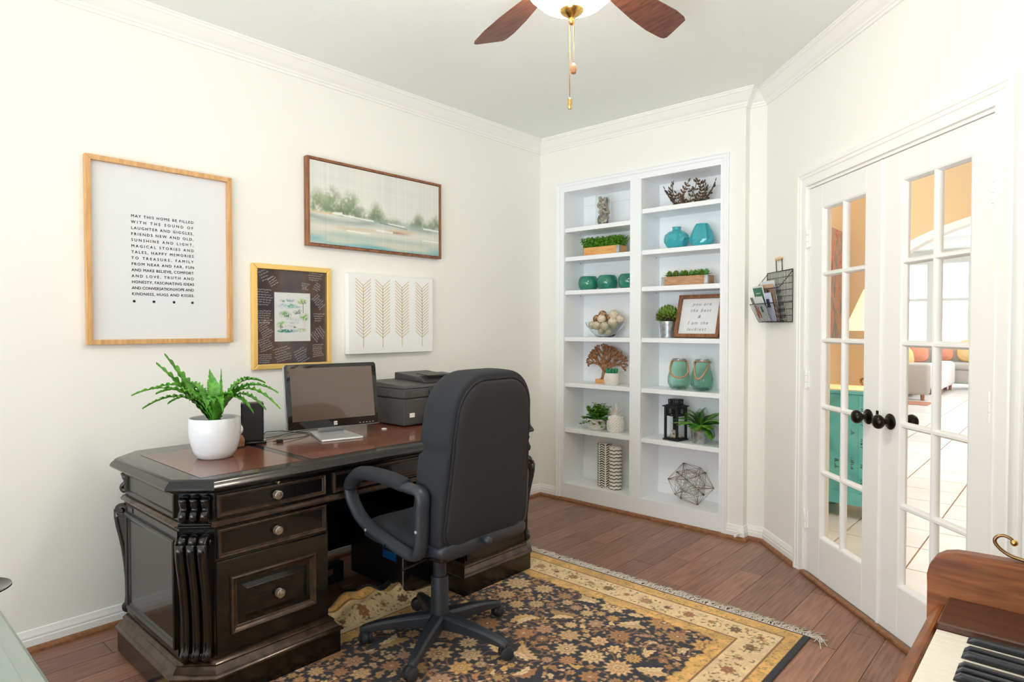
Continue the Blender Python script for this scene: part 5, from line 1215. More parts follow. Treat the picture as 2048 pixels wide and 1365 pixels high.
# seat
def sup(a, hx, hy, e): return (hx * math.copysign(abs(math.cos(a)) ** e, math.cos(a)), hy * math.copysign(abs(math.sin(a)) ** e, math.sin(a)))
g = MB(); rings = []
for s_, z in ((0.90, 0.440), (0.97, 0.444), (1.0, 0.455), (1.0, 0.475), (0.985, 0.492), (0.94, 0.505), (0.85, 0.513), (0.65, 0.517), (0.4, 0.514), (0.15, 0.512)):
    ring = []
    for k in range(64):
        x, y = sup(2 * PI * k / 64, 0.250 * s_, 0.262 * s_, 0.55); y -= 0.012
        zz = z - (0.030 * max(0, (-y - 0.12) / 0.15) ** 2 if z > 0.45 else 0)
        ring.append((x, y, zz + (0.006 * abs(x) / 0.25 if z > .5 else 0)))
    rings.append(ring)
g.loft(rings).build('seat', 'fabric', ch, smooth='all')
g = MB(); g.loft([[(lambda p: (p[0], p[1] - 0.01, z))(sup(2 * PI * k / 40, .23 * s_, .235 * s_, .6)) for k in range(40)] for s_, z in ((0.72, 0.418), (0.86, 0.426), (0.88, 0.442))]); g.build('seat_pan', 'plastic', ch, smooth='all')
g = MB(); g.box(-0.07, 0.07, -0.10, 0.09, 0.350, 0.425); g.build('tilt_mechanism', 'bplastic', ch, bevel=0.012, seg=3)
MB().tube([(0.05, 0.02, 0.368), (0.20, 0.05, 0.372), (0.24, 0.06, 0.375)], 0.006, 8).build('lever', 'bplastic', ch, smooth='all')
g = MB(); g.loft([[(-0.035, y, z), (0.035, y, z), (0.035, y + 0.012, z + .008), (-0.035, y + .012, z + .008)] for y, z in ((0.06, 0.385), (0.15, 0.400), (0.185, 0.43), (0.195, 0.50))]); g.build('back_bracket', 'bplastic', ch)
# arm loops
armp = [(1.378, 0.695), (1.380, 0.62), (1.376, 0.53), (1.364, 0.480), (1.334, 0.461), (1.28, 0.465), (1.18, 0.484), (1.08, 0.507), (1.010, 0.538), (0.960, 0.583), (0.936, 0.628), (0.938, 0.662), (0.962, 0.688), (1.01, 0.710), (1.10, 0.718), (1.20, 0.716), (1.30, 0.706)]
def cr(pts, n=6, closed=True):
    out = []; m = len(pts)
    for i in range(m if closed else m - 1):
        p0, p1, p2, p3 = [np.array(pts[(i + k) % m] if closed else pts[min(max(i + k, 0), m - 1)]) for k in (-1, 0, 1, 2)]
        for j in range(n):
            t_ = j / n; out.append(tuple(0.5 * ((2 * p1) + (-p0 + p2) * t_ + (2 * p0 - 5 * p1 + 4 * p2 - p3) * t_ ** 2 + (-p0 + 3 * p1 - 3 * p2 + p3) * t_ ** 3)))
    if not closed: out.append(pts[-1])
    return out
for sd in (-1, 1):
    path = [(sd * 0.272, a - 1.165, b) for a, b in cr(armp)]
    a = MB().tube(path, 0.0185, 14, closed=True, up=(1, 0, 0), flat=1.6).build('arm', 'plastic', ch, smooth='all')
    padp = cr([(0.940, 0.640), (0.944, 0.664), (0.966, 0.688), (1.01, 0.714), (1.10, 0.723), (1.20, 0.721), (1.290, 0.711)], closed=False)
    MB().tube([(sd * 0.272, x - 1.165, z) for x, z in padp], 0.0275, 16, up=(1, 0, 0), flat=1.25, taper=lambda q: min(1, 0.80 + 3 * q, 0.80 + 5 * (1 - q))).build('arm_pad', 'fabric', a, smooth='all')
    for x, z in ((1.378, 0.565), (1.075, 0.508)):
        MB().lathe([(0.001, 0.0035 * sd), (0.0055, 0.003 * sd), (0.006, 0), (0.001, 0)], (sd * 0.2995, x - 1.165, z), 12, 'x').build('bolt', 'silver', a, smooth=True)
    MB().lathe([(0.001, 0.0015 * sd), (0.0055, 0.0015 * sd), (0.0055, 0), (0.001, 0)], (sd * 0.2998, 1.20 - 1.165, 0.478), 12, 'x').build('bolt_hole', 'gplastic', a)
# base
MB().lathe([(0.002, 0.055), (0.044, 0.058), (0.046, 0.075), (0.042, 0.110), (0.037, 0.128), (0.036, 0.265), (0.034, 0.270), (0.002, 0.271)], n=32).build('column_sleeve', 'plastic', ch, smooth=True)
MB().lathe([(0.002, 0.265), (0.0275, 0.268), (0.0275, 0.352), (0.002, 0.353)], n=28).build('column', 'plastic', ch, smooth=True)
for k in range(5):
    wa = math.radians(11.5 + 72 * k) + PI / 2
    Rm = Matrix.Rotation(wa, 4, 'Z'); g = MB(); rings = []
    for r, zt_, zb_, w_ in ((0.030, 0.118, 0.060, 0.030), (0.09, 0.113, 0.062, 0.028), (0.16, 0.105, 0.062, 0.025), (0.23, 0.094, 0.058, 0.0215), (0.285, 0.082, 0.052, 0.019), (0.312, 0.074, 0.050, 0.017), (0.325, 0.066, 0.052, 0.012)):
        rings.append([(r, -w_, zb_), (r, w_, zb_), (r, w_, zt_ - 0.010), (r, w_ * 0.62, zt_), (r, -w_ * 0.62, zt_), (r, -w_, zt_ - 0.010)])
    g.loft(rings).xf(Rm).build('leg', 'plastic', ch, smooth=True, bevel=0.002)
    p = Rm @ Vector((0.305, 0, 0)); ca = MB(); q = wa + (0.9, 0.4, 1.2, 2.0, -0.5)[k]; ax = Matrix.Translation(p) @ Matrix.Rotation(q, 4, 'Z')
    w = MB()
    for s_ in (-1, 1):
        w.lathe([(0.001, s_ * 0.006), (0.026, s_ * 0.006), (0.0265, s_ * 0.012), (0.0255, s_ * 0.020), (0.019, s_ * 0.024), (0.001, s_ * 0.025)], (0.012, 0, 0.0268), 26, 'y')
    c = w.xf(ax).build('caster', 'plastic', ch, smooth=True)
    h = MB(); h.tube([(0.012 + 0.0275 * math.cos(a), 0, 0.0268 + 0.0275 * math.sin(a)) for a in [PI * j / 12 for j in range(-1, 13)]], 0.004, 6, up=(0, 1, 0), flat=2.2); h.lathe([(0.001, 0.045), (0.011, 0.045), (0.009, 0.062), (0.001, 0.062)], (0, 0, 0), 12)
    h.xf(ax).build('hood', 'bplastic', c, smooth=True)

# ------------------------------------------------------------------ ceiling fan
t = thing('ceiling_fan', 'ceiling fan with dark walnut blades and lit frosted glass bowl', 'ceiling fan', (1.868, -2.109, 2.72))
MB().lathe([(0.002, 0), (0.085, 0), (0.088, -0.010), (0.075, -0.030), (0.030, -0.045), (0.022, -0.055), (0.002, -0.056)], n=36).build('canopy', 'oldbrass', t, smooth=True)
MB().lathe([(0.013, -0.05), (0.013, -0.14)], n=16).build('downrod', 'oldbrass', t, smooth=True)
MB().lathe([(0.002, -0.128), (0.05, -0.130), (0.095, -0.150), (0.105, -0.180), (0.105, -0.215), (0.090, -0.240), (0.060, -0.250), (0.002, -0.252)], n=44).build('motor', 'oldbrass', t, smooth=True)
MB().lathe([(0.002, -0.245), (0.07, -0.25), (0.085, -0.265), (0.11, -0.275), (0.118, -0.290), (0.10, -0.292), (0.002, -0.29)], n=44).build('light_fitter', 'brass', t, smooth=True)
MB().lathe([(0.115, -0.288), (0.150, -0.290), (0.152, -0.298), (0.140, -0.330), (0.105, -0.362), (0.060, -0.383), (0.002, -0.391)], n=56).build('glass_bowl', 'globe', t, smooth=True)
MB().lathe([(0.002, -0.386), (0.040, -0.386), (0.036, -0.394), (0.020, -0.404), (0.009, -0.412), (0.008, -0.418), (0.011, -0.421), (0.010, -0.427), (0.004, -0.433), (0.001, -0.434)], n=24).build('finial', 'brass', t, smooth=True)
fan_a0 = math.radians(87.2)
for k in range(5):
    a = fan_a0 + k * 2 * PI / 5; Rm = Matrix.Rotation(a, 4, 'Z') @ Matrix.Translation((0, 0, -0.235)) @ Matrix.Rotation(math.radians(-11), 4, 'X')
    out = [(0.20, -0.030), (0.30, -0.046), (0.42, -0.062), (0.54, -0.070), (0.600, -0.066), (0.622, -0.058), (0.660, 0.046), (0.655, 0.060), (0.635, 0.066), (0.54, 0.070), (0.42, 0.062), (0.30, 0.046), (0.20, 0.030)]
    b = MB().extr([(x, y, -0.003) for x, y in out], (0, 0, 0.006)).xf(Rm).build('blade', 'fanwood', t, bevel=0.0015)
    MB().tube([(0.09, 0, 0.012), (0.14, 0, 0.016), (0.19, 0, 0.010), (0.25, 0, 0.007)], 0.010, 8, up=(0, 1, 0), flat=1.8).xf(Rm).build('blade_iron', 'oldbrass', b, smooth='all')
for dx, dy, zl, m_, sh in ((0.012, -0.006, -0.560, 'oldbrass', 0), (-0.010, 0.004, -0.665, 'brass', 1)):
    c = MB(); z = -0.425 if sh == 0 else -0.385; z0_ = z
    c.tube([(dx * 1.3, dy * 1.3, z0_), (dx, dy, zl)], 0.0011, 6)
    zz = z0_
    while zz > zl: c.sphere((dx * 1.1, dy * 1.1, zz), 0.0019, 6, 4); zz -= 0.0052
    p = c.build('pull_chain', 'oldbrass', t)
    if sh == 0: MB().lathe([(0.001, 0), (0.004, -0.002), (0.0085, -0.012), (0.010, -0.024), (0.0085, -0.034), (0.001, -0.038)], (dx, dy, zl), 14).build('pull', 'carved', p, smooth=True)
    else: MB().lathe([(0.001, 0), (0.004, -0.001), (0.007, -0.005), (0.0075, -0.034), (0.006, -0.037), (0.001, -0.037)], (dx, dy, zl), 14).build('pull', 'brass', p, smooth=True)

# ------------------------------------------------------------------ wire basket with post on the angled wall
t = thing('wire_basket', 'black wire wall basket with wooden handle beside the glazed doors', 'basket', DWL, -PI / 4)
bx0, bx1, bz0, bz1 = 0.030, 0.335, 1.330, 1.620; yb_ = -0.006
def rod(m, pts, r=0.0014): m.tube(pts, r, 6)
g = MB(); rod(g, [(bx0, yb_, bz0), (bx1, yb_, bz0)], .0024); rod(g, [(bx1, yb_, bz0), (bx1, yb_, bz1)], .0024); rod(g, [(bx1, yb_, bz1), (bx0, yb_, bz1)], .0024); rod(g, [(bx0, yb_, bz1), (bx0, yb_, bz0)], .0024)
for k in range(1, 18): x = bx0 + (bx1 - bx0) * k / 18; rod(g, [(x, yb_, bz0), (x, yb_, bz1)])
for k in range(1, 8): z = bz0 + (bz1 - bz0) * k / 8; rod(g, [(bx0, yb_, z), (bx1, yb_, z)])
g.build('back_grid', 'bmetal', t, smooth='all')
DP0, DPT = 0.050, 0.105; zf = 1.435; zs = 1.520; dps = 0.075
g = MB()
fx = lambda k: bx0 + (bx1 - bx0) * k / 18
for k in range(19): rod(g, [(fx(k), yb_, bz0), (fx(k), yb_ - DP0, bz0), (fx(k), yb_ - DPT, zf)])
rod(g, [(bx0, yb_ - DPT, zf), (bx1, yb_ - DPT, zf)], .0024); rod(g, [(bx0, yb_ - DP0, bz0), (bx1, yb_ - DP0, bz0)], .002)
for x in (bx0, bx1):
    rod(g, [(x, yb_, bz0), (x, yb_ - DP0, bz0), (x, yb_ - DPT, zf), (x, yb_, zf + 0.01)], .002)
g.build('front_pocket', 'bmetal', t, smooth='all')
g = MB()
for k in range(19): rod(g, [(fx(k), yb_ - 0.030, bz0), (fx(k), yb_ - dps, zs)])
rod(g, [(bx0, yb_ - dps, zs), (bx1, yb_ - dps, zs)], .0024)
for x in (bx0, bx1): rod(g, [(x, yb_ - dps, zs), (x, yb_ - 0.002, bz1 - 0.01)], .002)
g.build('rear_pocket', 'bmetal', t, smooth='all')
hz = 1.692
for x in (0.145, 0.215):
    g = MB(); rod(g, [(x, yb_, bz1), (x, yb_ - 0.004, hz)], .0024); g.build('handle_wire', 'bmetal', t, smooth='all')
MB().lathe([(0.001, 0), (0.008, 0.001), (0.0095, 0.02), (0.011, 0.035), (0.0095, 0.05), (0.008, 0.069), (0.001, 0.070)], (0.145, yb_ - 0.004, hz), 16, 'x').build('handle', 'beech', t, smooth=True)
def sheetbox(name, lab, m, x0, x1, z0, h, y0, lean, th, extra=(), rot=0.0):
    Mx = Matrix.Translation((DW0[0], DW0[1], 0)) @ Matrix.Rotation(-PI / 4, 4, 'Z')
    o = MB().box(0, x1 - x0, -th, 0, 0, h).build(name, m, None)
    P0 = Mx @ Matrix.Translation((x0, y0, z0)) @ Matrix.Rotation(lean, 4, 'X') @ Matrix.Rotation(rot, 4, 'Y')
    o.matrix_world = P0; tag(o, lab, 'booklet' if 'booklet' in name or 'magazine' in name else 'envelope', 'post in the wire basket')
    for (a, b, c, d, mm, nm) in extra:
        MB().box(a, b, -th - 0.0008, -th, c, d).build(nm, mm, o)
    return o
sheetbox('envelope', 'large white envelope standing highest at the back of wire basket', 'paper', 0.045, 0.225, 1.335, 0.235, -0.020, 0.16, 0.003)
sheetbox('envelope', 'kraft brown envelope edge leaning right in wire basket', 'kraft', 0.060, 0.235, 1.335, 0.215, -0.029, 0.20, 0.005, [(0.10, 0.125, 0.16, 0.185, 'magnavy', 'stamp')])
sheetbox('magazine', 'pale blue magazine leaning behind the front pocket of wire basket', 'magblue', 0.055, 0.225, 1.337, 0.165, -0.038, 0.24, 0.008, [(0.09, 0.15, 0.08, 0.13, 'magnavy', 'print')])
sheetbox('magazine', 'white magazine with green panel in rear pocket of wire basket', 'paper', 0.035, 0.165, 1.345, 0.200, -0.046, 0.26, 0.003, [(0.004, 0.122, 0.085, 0.192, 'green_mag', 'cover_panel'), (0.02, 0.045, 0.125, 0.145, 'label', 'picture'), (0.052, 0.074, 0.125, 0.145, 'label', 'picture'), (0.082, 0.104, 0.125, 0.145, 'label', 'picture'), (0.03, 0.095, 0.155, 0.162, 'label', 'title_bar')])
sheetbox('booklet', 'white booklet with orange and green print in front pocket of wire basket', 'paper', 0.034, 0.185, 1.337, 0.150, -0.054, 0.38, 0.003, [(0.0, 0.035, 0.11, 0.15, 'maggrey', 'picture'), (0.02, 0.040, 0.02, 0.10, 'magred', 'print'), (0.05, 0.062, 0.02, 0.09, 'magred', 'print'), (0.088, 0.112, 0.055, 0.09, 'green_mag', 'print')])

# ------------------------------------------------------------------ piano
t = thing('piano', 'mahogany upright piano at right edge with keys facing the room', 'piano', (3.1, -2.95, 0))
lx = lambda x: x - 3.1; ly = lambda y: y + 2.95
ZK = 0.722
arm = [(2.882, 0.600), (2.882, 0.750), (2.881, 0.772), (2.8855, 0.793), (2.896, 0.811), (2.912, 0.823), (2.932, 0.8285), (2.957, 0.830), (3.13, 0.834), (3.20, 0.86), (3.24, 0.92), (3.24, 0.600)]
for y0, y1 in ((-2.200, -2.165), (-3.70, -3.665)):
    MB().extr([(lx(a), ly(y0), b) for a, b in arm], (0, y1 - y0, 0)).build('end_cheek', 'piano', t, bevel=0.003)
b = MB(); b.box(lx(2.905), lx(3.50), ly(-3.665), ly(-2.20), 0.615, 0.700); b.build('key_bed', 'piano', t)
g = MB(); g.loft([[(lx(x), y, z) for x, z in ((2.897, 0.600), (2.888, 0.612), (2.888, 0.690), (2.893, 0.697), (2.896, 0.704), (2.900, 0.706), (2.903, 0.712), (2.908, 0.7150), (2.914, 0.7145), (2.918, 0.709), (2.9195, 0.700), (2.9195, 0.600))] for y in (ly(-3.67), ly(-2.200))]); g.build('key_slip', 'piano', t, smooth=True, angle=35)
for y0, y1 in ((-2.350, -2.200), (-3.665, -3.607)):
    b = MB(); b.box(lx(2.921), lx(3.10), ly(y0), ly(y1), 0.700, 0.7345); b.build('key_block', 'piano2', t, bevel=0.003)
y = -2.352; kw = 0.02355; idx = 0
blk_after = {0, 2, 3, 5, 6}           # A C D F G in an octave that starts on A
for i in range(52):
    ya = y - kw * (i + 1)
    if ya < -3.60: break
    MB().box(lx(2.922), lx(3.075), ly(ya) + 0.0005, ly(ya + kw) - 0.0005, 0.703, ZK - 0.001).build('white_key', 'ivory', t, bevel=0.0012)
for i in range(52):
    if i % 7 in (0, 2, 3, 5, 6) and y - kw * (i + 1) > -3.60:
        yc = y - kw * (i + 1); g = MB()
        g.loft([[(lx(2.973 - e), ly(yc) - w_, z), (lx(3.075), ly(yc) - w_, z), (lx(3.075), ly(yc) + w_, z), (lx(2.973 - e), ly(yc) + w_, z)] for e, w_, z in ((0.002, 0.0068, ZK - 0.004), (0.0, 0.0066, ZK + 0.004), (-0.008, 0.0050, ZK + 0.0115))])
        g.build('black_key', 'ebony', t, bevel=0.001)
b = MB(); b.box(lx(3.075), lx(3.10), ly(-3.61), ly(-2.350), 0.700, 0.80); b.build('fallboard', 'piano2', t, bevel=0.003)
b = MB(); b.box(lx(3.24), lx(3.56), ly(-3.70), ly(-2.165), 0.06, 1.08); b.build('case', 'piano', t, bevel=0.004)
b = MB(); b.box(lx(3.22), lx(3.59), ly(-3.72), ly(-2.145), 1.08, 1.105); b.build('top_lid', 'piano', t, bevel=0.005)
for yy in (-2.24, -3.65):
    MB().lathe([(0.002, 0.0), (0.028, 0.0), (0.030, 0.03), (0.020, 0.05), (0.026, 0.10), (0.034, 0.30), (0.028, 0.45), (0.036, 0.50), (0.036, 0.52), (0.030, 0.60), (0.002, 0.601)], (lx(3.02), ly(yy), 0), 24).build('leg', 'piano', t, smooth=True)
    b = MB(); b.box(lx(2.98), lx(3.3), ly(yy) - 0.03, ly(yy) + 0.03, 0.0, 0.06); b.build('toe_block', 'piano2', t, bevel=0.004)
t = thing('brass_lamp', 'curled brass scroll foot resting on the piano end', 'lamp', (3.033, -2.182, 0.8315))
hk = cr([(0.09, 0.001), (0.045, 0.001), (0.015, 0.001), (-0.010, 0.005), (-0.028, 0.015), (-0.038, 0.029), (-0.034, 0.040), (-0.023, 0.044), (-0.012, 0.040), (-0.008, 0.034)], 5, False)
MB().tube([(x, 0, z + 0.003) for x, z in hk], 0.0036, 10, taper=lambda q: 1.1 - 0.25 * q).build('scroll_arm', 'oldbrass', t, smooth='all')
MB().sphere((-0.007, 0, 0.036), 0.0068, 10, 8).build('scroll_tip', 'brass', t, smooth='all')
MB().lathe([(0.002, 0.0), (0.022, 0.0), (0.018, 0.01), (0.008, 0.02), (0.007, 0.14), (0.014, 0.15), (0.002, 0.16)], (0.115, 0, 0.0), 20).build('stem', 'oldbrass', t, smooth=True)

# ------------------------------------------------------------------ glossy black cabinet in the lower left corner, coloured as its pale reflection
M['sage_reflection'] = mat('painted_grey_green_reflection', S(142, 152, 148), 0.3, coat=0.3)  # grey-green stands in for the reflection on glossy black lacquer
t = thing('side_cabinet', 'black cabinet with painted pale grey green reflection crossing the lower left corner of the picture', 'cabinet', (1.20, -3.70, 0))
b = MB(); b.box(-0.44, 0.56, -0.215, 0.185, 0.04, 0.585); b.build('body', 'sage_reflection', t, bevel=0.004)
g = MB(); g.loft([[(-0.47 - o, -0.23 - o, z), (0.58 + o, -0.23 - o, z), (0.58 + o, 0.205 + o, z), (-0.47 - o, 0.205 + o, z)] for o, z in ((0, 0.585), (0.008, 0.590), (0.010, 0.598), (0.006, 0.606), (0.0, 0.610), (-0.022, 0.611))]); g.build('top', 'sage_reflection', t)
MB().box(-0.44, 0.55, -0.20, 0.175, 0.6110, 0.6122).build('top_panel', 'sage_reflection', t, bevel=0.001)
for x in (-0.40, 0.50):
    for y in (-0.19, 0.16): MB().box(x, x + 0.05, y - 0.02, y + 0.02, 0, 0.04).build('foot', 'sage_reflection', t, bevel=0.002)
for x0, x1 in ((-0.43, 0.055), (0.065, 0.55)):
    d = MB().box(x0, x1, -0.235, -0.215, 0.06, 0.57).build('door', 'sage_reflection', t, bevel=0.003); MB().sphere(((x1 - 0.03) if x0 < 0 else (x0 + 0.03), -0.245, 0.35), 0.012, 12, 8).build('knob', 'pewter', d, smooth='all')
t = thing('dark_dish', 'shallow black dish rim at the extreme lower left edge of picture', 'dish', (1.012, -3.520, 0.6122))
MB().lathe([(0.002, 0.0), (0.035, 0.0), (0.040, 0.002), (0.070, 0.006), (0.080, 0.011), (0.079, 0.014), (0.070, 0.009), (0.036, 0.005), (0.002, 0.005)], n=40).build('dish', 'gplastic', t, smooth=True)

# ------------------------------------------------------------------ hall and living room beyond the doors
hf = MB(); hf.extr([(1.45, 0.42, -0.03), (1.93, 0.0, -0.03), (3.85, -1.90, -0.03), (5.8, -1.9, -0.03), (5.8, 16, -0.03), (-3.2, 16, -0.03), (-3.2, 2.4, -0.03), (1.45, 2.4, -0.03)], (0, 0, 0.024))
hfl = struct(hf.build('floor_hall', 'grout'))
for i in range(-3, 6):
    for j in range(-5, 32):
        x0, y0 = 2.43 + 0.41 * i, 0.147 + 0.41 * j
        if i > 3 and j > 14: continue
        if j > 20 and (i < -3 or i > 2): continue
        g_ = 0.004; poly = [(x0 + g_, y0 + g_), (x0 + .41 - g_, y0 + g_), (x0 + .41 - g_, y0 + .41 - g_), (x0 + g_, y0 + .41 - g_)]
        poly = clip_poly(poly, -1, -1, -(1.765 + 0.05)); poly = clip_poly(poly, -1, 0, -1.56) if y0 < 2.3 else poly
        if len(poly) >= 3: MB().extr([(p[0], p[1], -0.006) for p in poly], (0, 0, 0.006)).build('tile', 'tile', hfl)
struct(MB().box(-3.2, 1.2, 2.4, 15.9, -0.006, -0.001).build('floor_living_room', 'tile'))
struct(MB().box(2.84 + .41 * 3.5, 5.8, 2.4, 15.9, -0.006, -0.001).build('floor_living_room_right', 'tile'))
struct(MB().box(1.20, 4.2, 13.2, 15.9, -0.006, -0.001).build('floor_living_room_far', 'tile'))
struct(MB().box(1.44, 1.55, 0.33, 2.36, 0, 3.3).build('wall_hall_left', 'peach'))
struct(MB().box(1.44, 1.98, 2.36, 2.48, 0, 3.3).build('wall_hall_end', 'peach'))
struct(MB().box(3.85, 3.97, -1.7, 4.0, 0, 3.3).build('wall_hall_right', 'peach'))
# arched wall
ar = MB(); cxA, wA, zS, hA = 3.05, 1.75, 1.60, 0.90
pts = [(-3.2, 3.3), (-3.2, 0), (cxA - wA, 0), (cxA - wA, zS)] + [(cxA - wA * math.cos(PI * k / 32), zS + hA * math.sin(PI * k / 32)) for k in range(1, 32)] + [(cxA + wA, zS), (cxA + wA, 0), (5.8, 0), (5.8, 3.3)]
for k in range(len(pts)): pass
arc = [(cxA - wA * math.cos(PI * k / 32), zS + hA * math.sin(PI * k / 32)) for k in range(33)]
ar.box(-3.2, cxA - wA, 4.0, 4.15, 0, 3.3); ar.box(cxA + wA, 5.8, 4.0, 4.15, 0, 3.3)
for k in range(32):
    (xa, za), (xb, zb_) = arc[k], arc[k + 1]; ar.extr([(xa, 4.0, za), (xb, 4.0, zb_), (xb, 4.0, 3.3), (xa, 4.0, 3.3)], (0, 0.15, 0))
struct(ar.build('wall_arch', 'peach'))
tr_ = MB()
for k in range(32):
    (xa, za), (xb, zb_) = arc[k], arc[k + 1]
    f = lambda x, z, s: (cxA + (x - cxA) * s, 3.975, zS + (z - zS) * s)
    tr_.extr([f(xa, za, .93), f(xb, zb_, .93), f(xb, zb_, 1.0), f(xa, za, 1.0)], (0, 0.20, 0))
tr_.box(cxA - wA, cxA - wA * .93, 3.975, 4.175, 0, zS); tr_.box(cxA + wA * .93, cxA + wA, 3.975, 4.175, 0, zS)
struct(tr_.build('trim_9', 'trim'))
struct(MB().box(-3.2, 5.9, 0.33, 16.1, 3.3, 3.4).build('ceiling_hall', 'ceiling'))
hc2 = MB().extr([(1.86, 0.33, 2.95), (3.97, -1.9, 2.95), (3.97, 0.4, 2.95)], (0, 0, 0.1)); struct(hc2.build('ceiling_hall_corner', 'ceiling'))
# far window wall
fw = MB(); wins = [(-3.1, -1.55), (-1.45, 0.1), (0.18, 1.75), (1.83, 3.4), (3.48, 5.1)]
xs = [-3.2] + [v_ for w_ in wins for v_ in w_] + [5.8]
for k in range(0, len(xs), 2): fw.box(xs[k], xs[k + 1], 15.9, 16.05, 0, 3.3)
for a, b in wins: fw.box(a, b, 15.9, 16.05, 0, 0.45); fw.box(a, b, 15.9, 16.05, 2.95, 3.3)
struct(fw.build('wall_living_room', 'trim'))
for i, (a, b) in enumerate(wins):
    w_ = MB(); w_.box(a, b, 15.94, 15.98, 1.98, 2.06)
    for x in (a, (a + b) / 2 - .02, b - .04): w_.box(x, x + .04, 15.93, 15.99, 0.45, 2.95)
    w_ = struct(w_.build('window_%d' % (i + 3), 'trim')); MB().box(a, b, 15.955, 15.96, 0.45, 2.95).build('pane', 'glass', w_)
struct(MB().box(-3.3, -3.2, 2.4, 16.0, 0, 3.3).build('wall_living_left', 'trim'))
struct(MB().box(5.8, 5.9, -1.9, 16.0, 0, 3.3).build('wall_living_right', 'trim'))

t = thing('abstract_art', 'abstract coral and grey painting in the hall seen through left glazed door', 'painting', (1.553, 2.03, 1.66), LW)
MB().box(-0.30, 0.30, -0.030, 0, -0.46, 0.46).build('canvas', 'art', t, bevel=0.002)
t = thing('turquoise_cabinet', 'distressed turquoise cabinet in the hall seen through left glazed door', 'cabinet', (1.925, 1.115, 0))
b = MB(); b.box(-0.205, 0.185, -0.185, 0.185, 0.10, 0.845); b.build('body', 'cabinet', t, bevel=0.006)
b = MB(); b.box(-0.215, 0.195, -0.195, 0.195, 0.845, 0.868); b.build('rim', 'cabinet', t, bevel=0.004)
MB().box(-0.212, 0.192, -0.192, 0.192, 0.868, 0.876).build('top', 'cabtop', t)
b = MB(); b.box(-0.212, 0.192, -0.193, 0.193, 0.09, 0.175); b.build('skirting', 'cabinet', t, bevel=0.006)
for x in (-0.205, 0.115):
    for y in (-0.187, 0.117): MB().box(x, x + 0.072, y, y + 0.07, 0, 0.092).build('foot', 'cabinet', t, bevel=0.012)
b = MB(); b.box(0.085, 0.175, -0.192, -0.184, 0.18, 0.84); b.box(-0.195, -0.110, -0.192, -0.184, 0.18, 0.84); b.build('corner_post', 'cabinet', t, bevel=0.004)
random.seed(4)
for k in range(20):
    x = random.choice([0.10, 0.125, 0.15, 0.04, -0.06]); z = random.uniform(0.22, 0.82); g = MB()
    for q in range(3): a = random.uniform(-1, 1); L2 = random.uniform(.008, .028); zz = z + q * .012; g.extr([(x, -0.1935, zz), (x + L2 * math.cos(a), -0.1935, zz + L2 * math.sin(a)), (x + L2 * math.cos(a), -0.1935, zz + L2 * math.sin(a) + .004), (x, -0.1935, zz + .004)], (0, 0.001, 0))
    g.build('scuff', 'scuff', t)
t = thing('table_lamp', 'scrolled metal table lamp with cream shade on the turquoise cabinet', 'lamp', (2.045, 1.19, 0.876))
MB().lathe([(0.075, 0.69), (0.20, 0.40), (0.198, 0.40), (0.073, 0.69)], (0, 0, 0), 10).build('shade', 'shade', t, smooth=True)
g = MB()
for s_ in (-1, 1):
    g.tube([(s_ * p[0], 0, p[1]) for p in cr([(0.02, .012), (.075, .02), (.085, .05), (.06, .06), (.05, .04)], 5, False)], 0.008, 8); g.tube([(s_ * p[0], 0, p[1]) for p in cr([(0.012, .03), (.03, .12), (.058, .19), (.04, .27), (.012, .30)], 5, False)], 0.008, 8)
g.build('scroll_base', 'oldbrass', t, smooth='all')
MB().lathe([(0.002, 0), (0.05, 0), (0.045, 0.012), (0.008, 0.02), (0.007, 0.62), (0.002, 0.63)], n=18).build('stem', 'oldbrass', t, smooth=True)
bulb = bpy.data.lights.new('lamp_bulb', 'POINT'); bulb.energy = 9; bulb.color = (1, 0.78, 0.5); bulb.shadow_soft_size = 0.04
bo = bpy.data.objects.new('lamp_bulb', bulb); COL.objects.link(bo); bo.parent = t; bo.location = (0, 0, 0.52)

def rbox(name, m, t, x0, x1, y0, y1, z0, z1, r=0.06, seg=4):
    return MB().box(x0, x1, y0, y1, z0, z1).build(name, m, t, smooth='all', bevel=r, seg=seg)
t = thing('sofa', 'taupe corner sofa in the bright living room seen through the right glazed door', 'sofa', (0.9, 10.8, 0))
rbox('arm', 'sofa', t, -0.9, 0.22, -1.45, -1.20, 0.10, 0.66, 0.05)
rbox('seat_base', 'sofa', t, -0.9, -0.10, -1.20, 1.4, 0.10, 0.42, 0.04)
rbox('seat_cushion', 'sofa', t, -0.65, -0.08, -1.19, 1.35, 0.40, 0.55, 0.06)
rbox('back', 'sofa', t, -0.95, -0.65, -1.40, 2.4, 0.15, 0.85, 0.08)
rbox('return_base', 'sofa', t, 0.0, 2.6, 1.45, 2.35, 0.12, 0.42, 0.04)
rbox('return_cushion', 'sofa', t, 0.0, 2.6, 1.42, 2.1, 0.40, 0.56, 0.06)
rbox('return_back', 'sofa', t, -0.6, 2.6, 2.10, 2.40, 0.15, 0.86, 0.08)
for x, y in ((-0.8, -1.35), (0.12, -1.35), (0.1, 1.3), (2.5, 1.55), (2.5, 2.3)): MB().lathe([(0.002, 0), (0.03, 0), (0.035, 0.12), (0.002, 0.12)], (x, y, 0), 12).build('foot', 'hallwood', t)
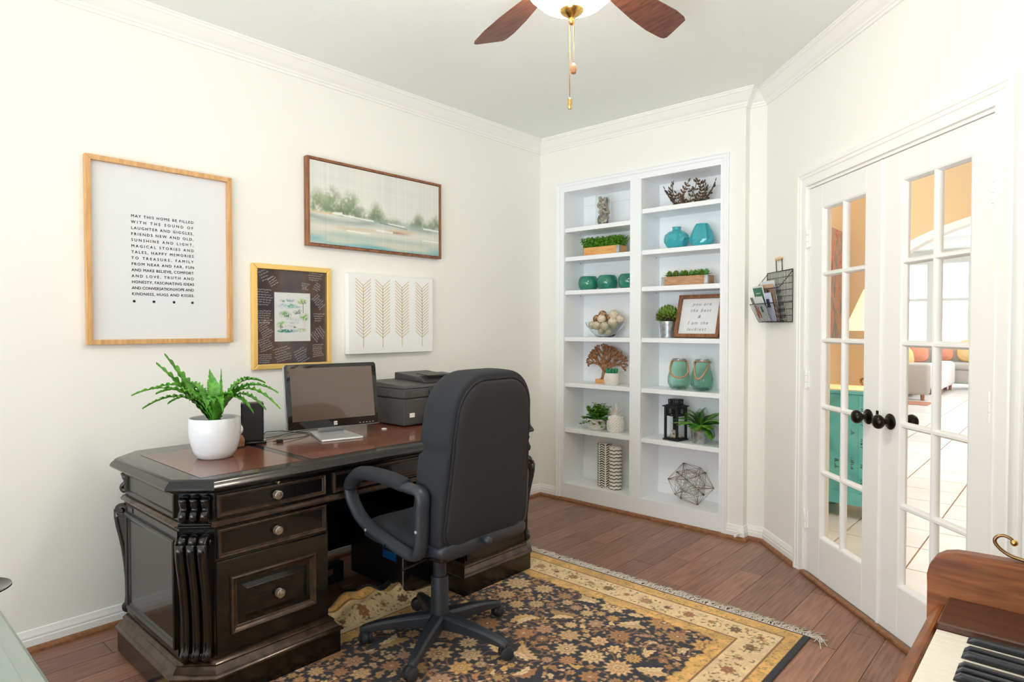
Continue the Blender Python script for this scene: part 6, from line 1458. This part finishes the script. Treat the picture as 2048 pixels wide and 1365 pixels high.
def cushion(lab, m, x, y, z, s, rz, rx=0.5):
    g = MB(); rings = []
    for k in range(9):
        f = -1 + 2 * k / 8; w_ = s * (1 - abs(f) ** 3.0) ** 0.5 if abs(f) < 1 else s * .02
        rings.append([(sup(2 * PI * j / 28, s * (0.5 + 0.5 * (1 - abs(f))), s * (0.5 + 0.5 * (1 - abs(f))), .7)[0], f * s * 0.34, sup(2 * PI * j / 28, s, s * (0.5 + 0.5 * (1 - abs(f))), .7)[1]) for j in range(28)])
    o = g.loft(rings).build('cushion', m, None, smooth='all', loc=(x, y, z), rot=(rx, 0, rz)); tag(o, lab, 'cushion', 'cushions on the corner sofa')
cushion('mustard cushion at the left end of taupe sofa', 'yellow', 0.60, 10.10, 0.74, 0.19, 0.6, -.3)
cushion('pale aqua cushion between mustard and coral on taupe sofa', 'aqua', 0.50, 10.62, 0.77, 0.20, 0.9, -.3)
cushion('coral cushion in the middle of taupe sofa', 'orange', 0.62, 11.25, 0.80, 0.22, 0.4, -.3)
cushion('small coral cushion in the sofa corner behind white throw', 'orange', 0.92, 12.50, 0.74, 0.17, 0.1, -.3)
cushion('golden yellow cushion in the sofa corner', 'yellow', 1.36, 12.60, 0.80, 0.24, 0.2, -.3)
cushion('large white cushion on the return of taupe sofa', 'cushw', 1.95, 12.60, 0.80, 0.26, -0.1, -.3)
t = thing('ottoman', 'white upholstered ottoman in front of taupe sofa', 'ottoman', (1.00, 11.4, 0.0))
rbox('cushion_top', 'throw', t, -0.16, 0.17, -0.75, 0.75, 0.10, 0.60, 0.09, 5)
for x, y in ((-.1, -.6), (.1, -.6), (-.1, .6), (.1, .6)): MB().lathe([(0.002, 0), (0.025, 0), (0.03, 0.12), (0.002, 0.12)], (x, y, 0), 12).build('foot', 'hallwood', t)
t = thing('floor_mat', 'thin reddish brown mat on tiles before the taupe sofa', 'rug', (0.9, 8.85, 0.0)); MB().box(-1.2, 0.33, -0.28, 0.28, 0.0, 0.008).build('mat', 'hallwood', t)
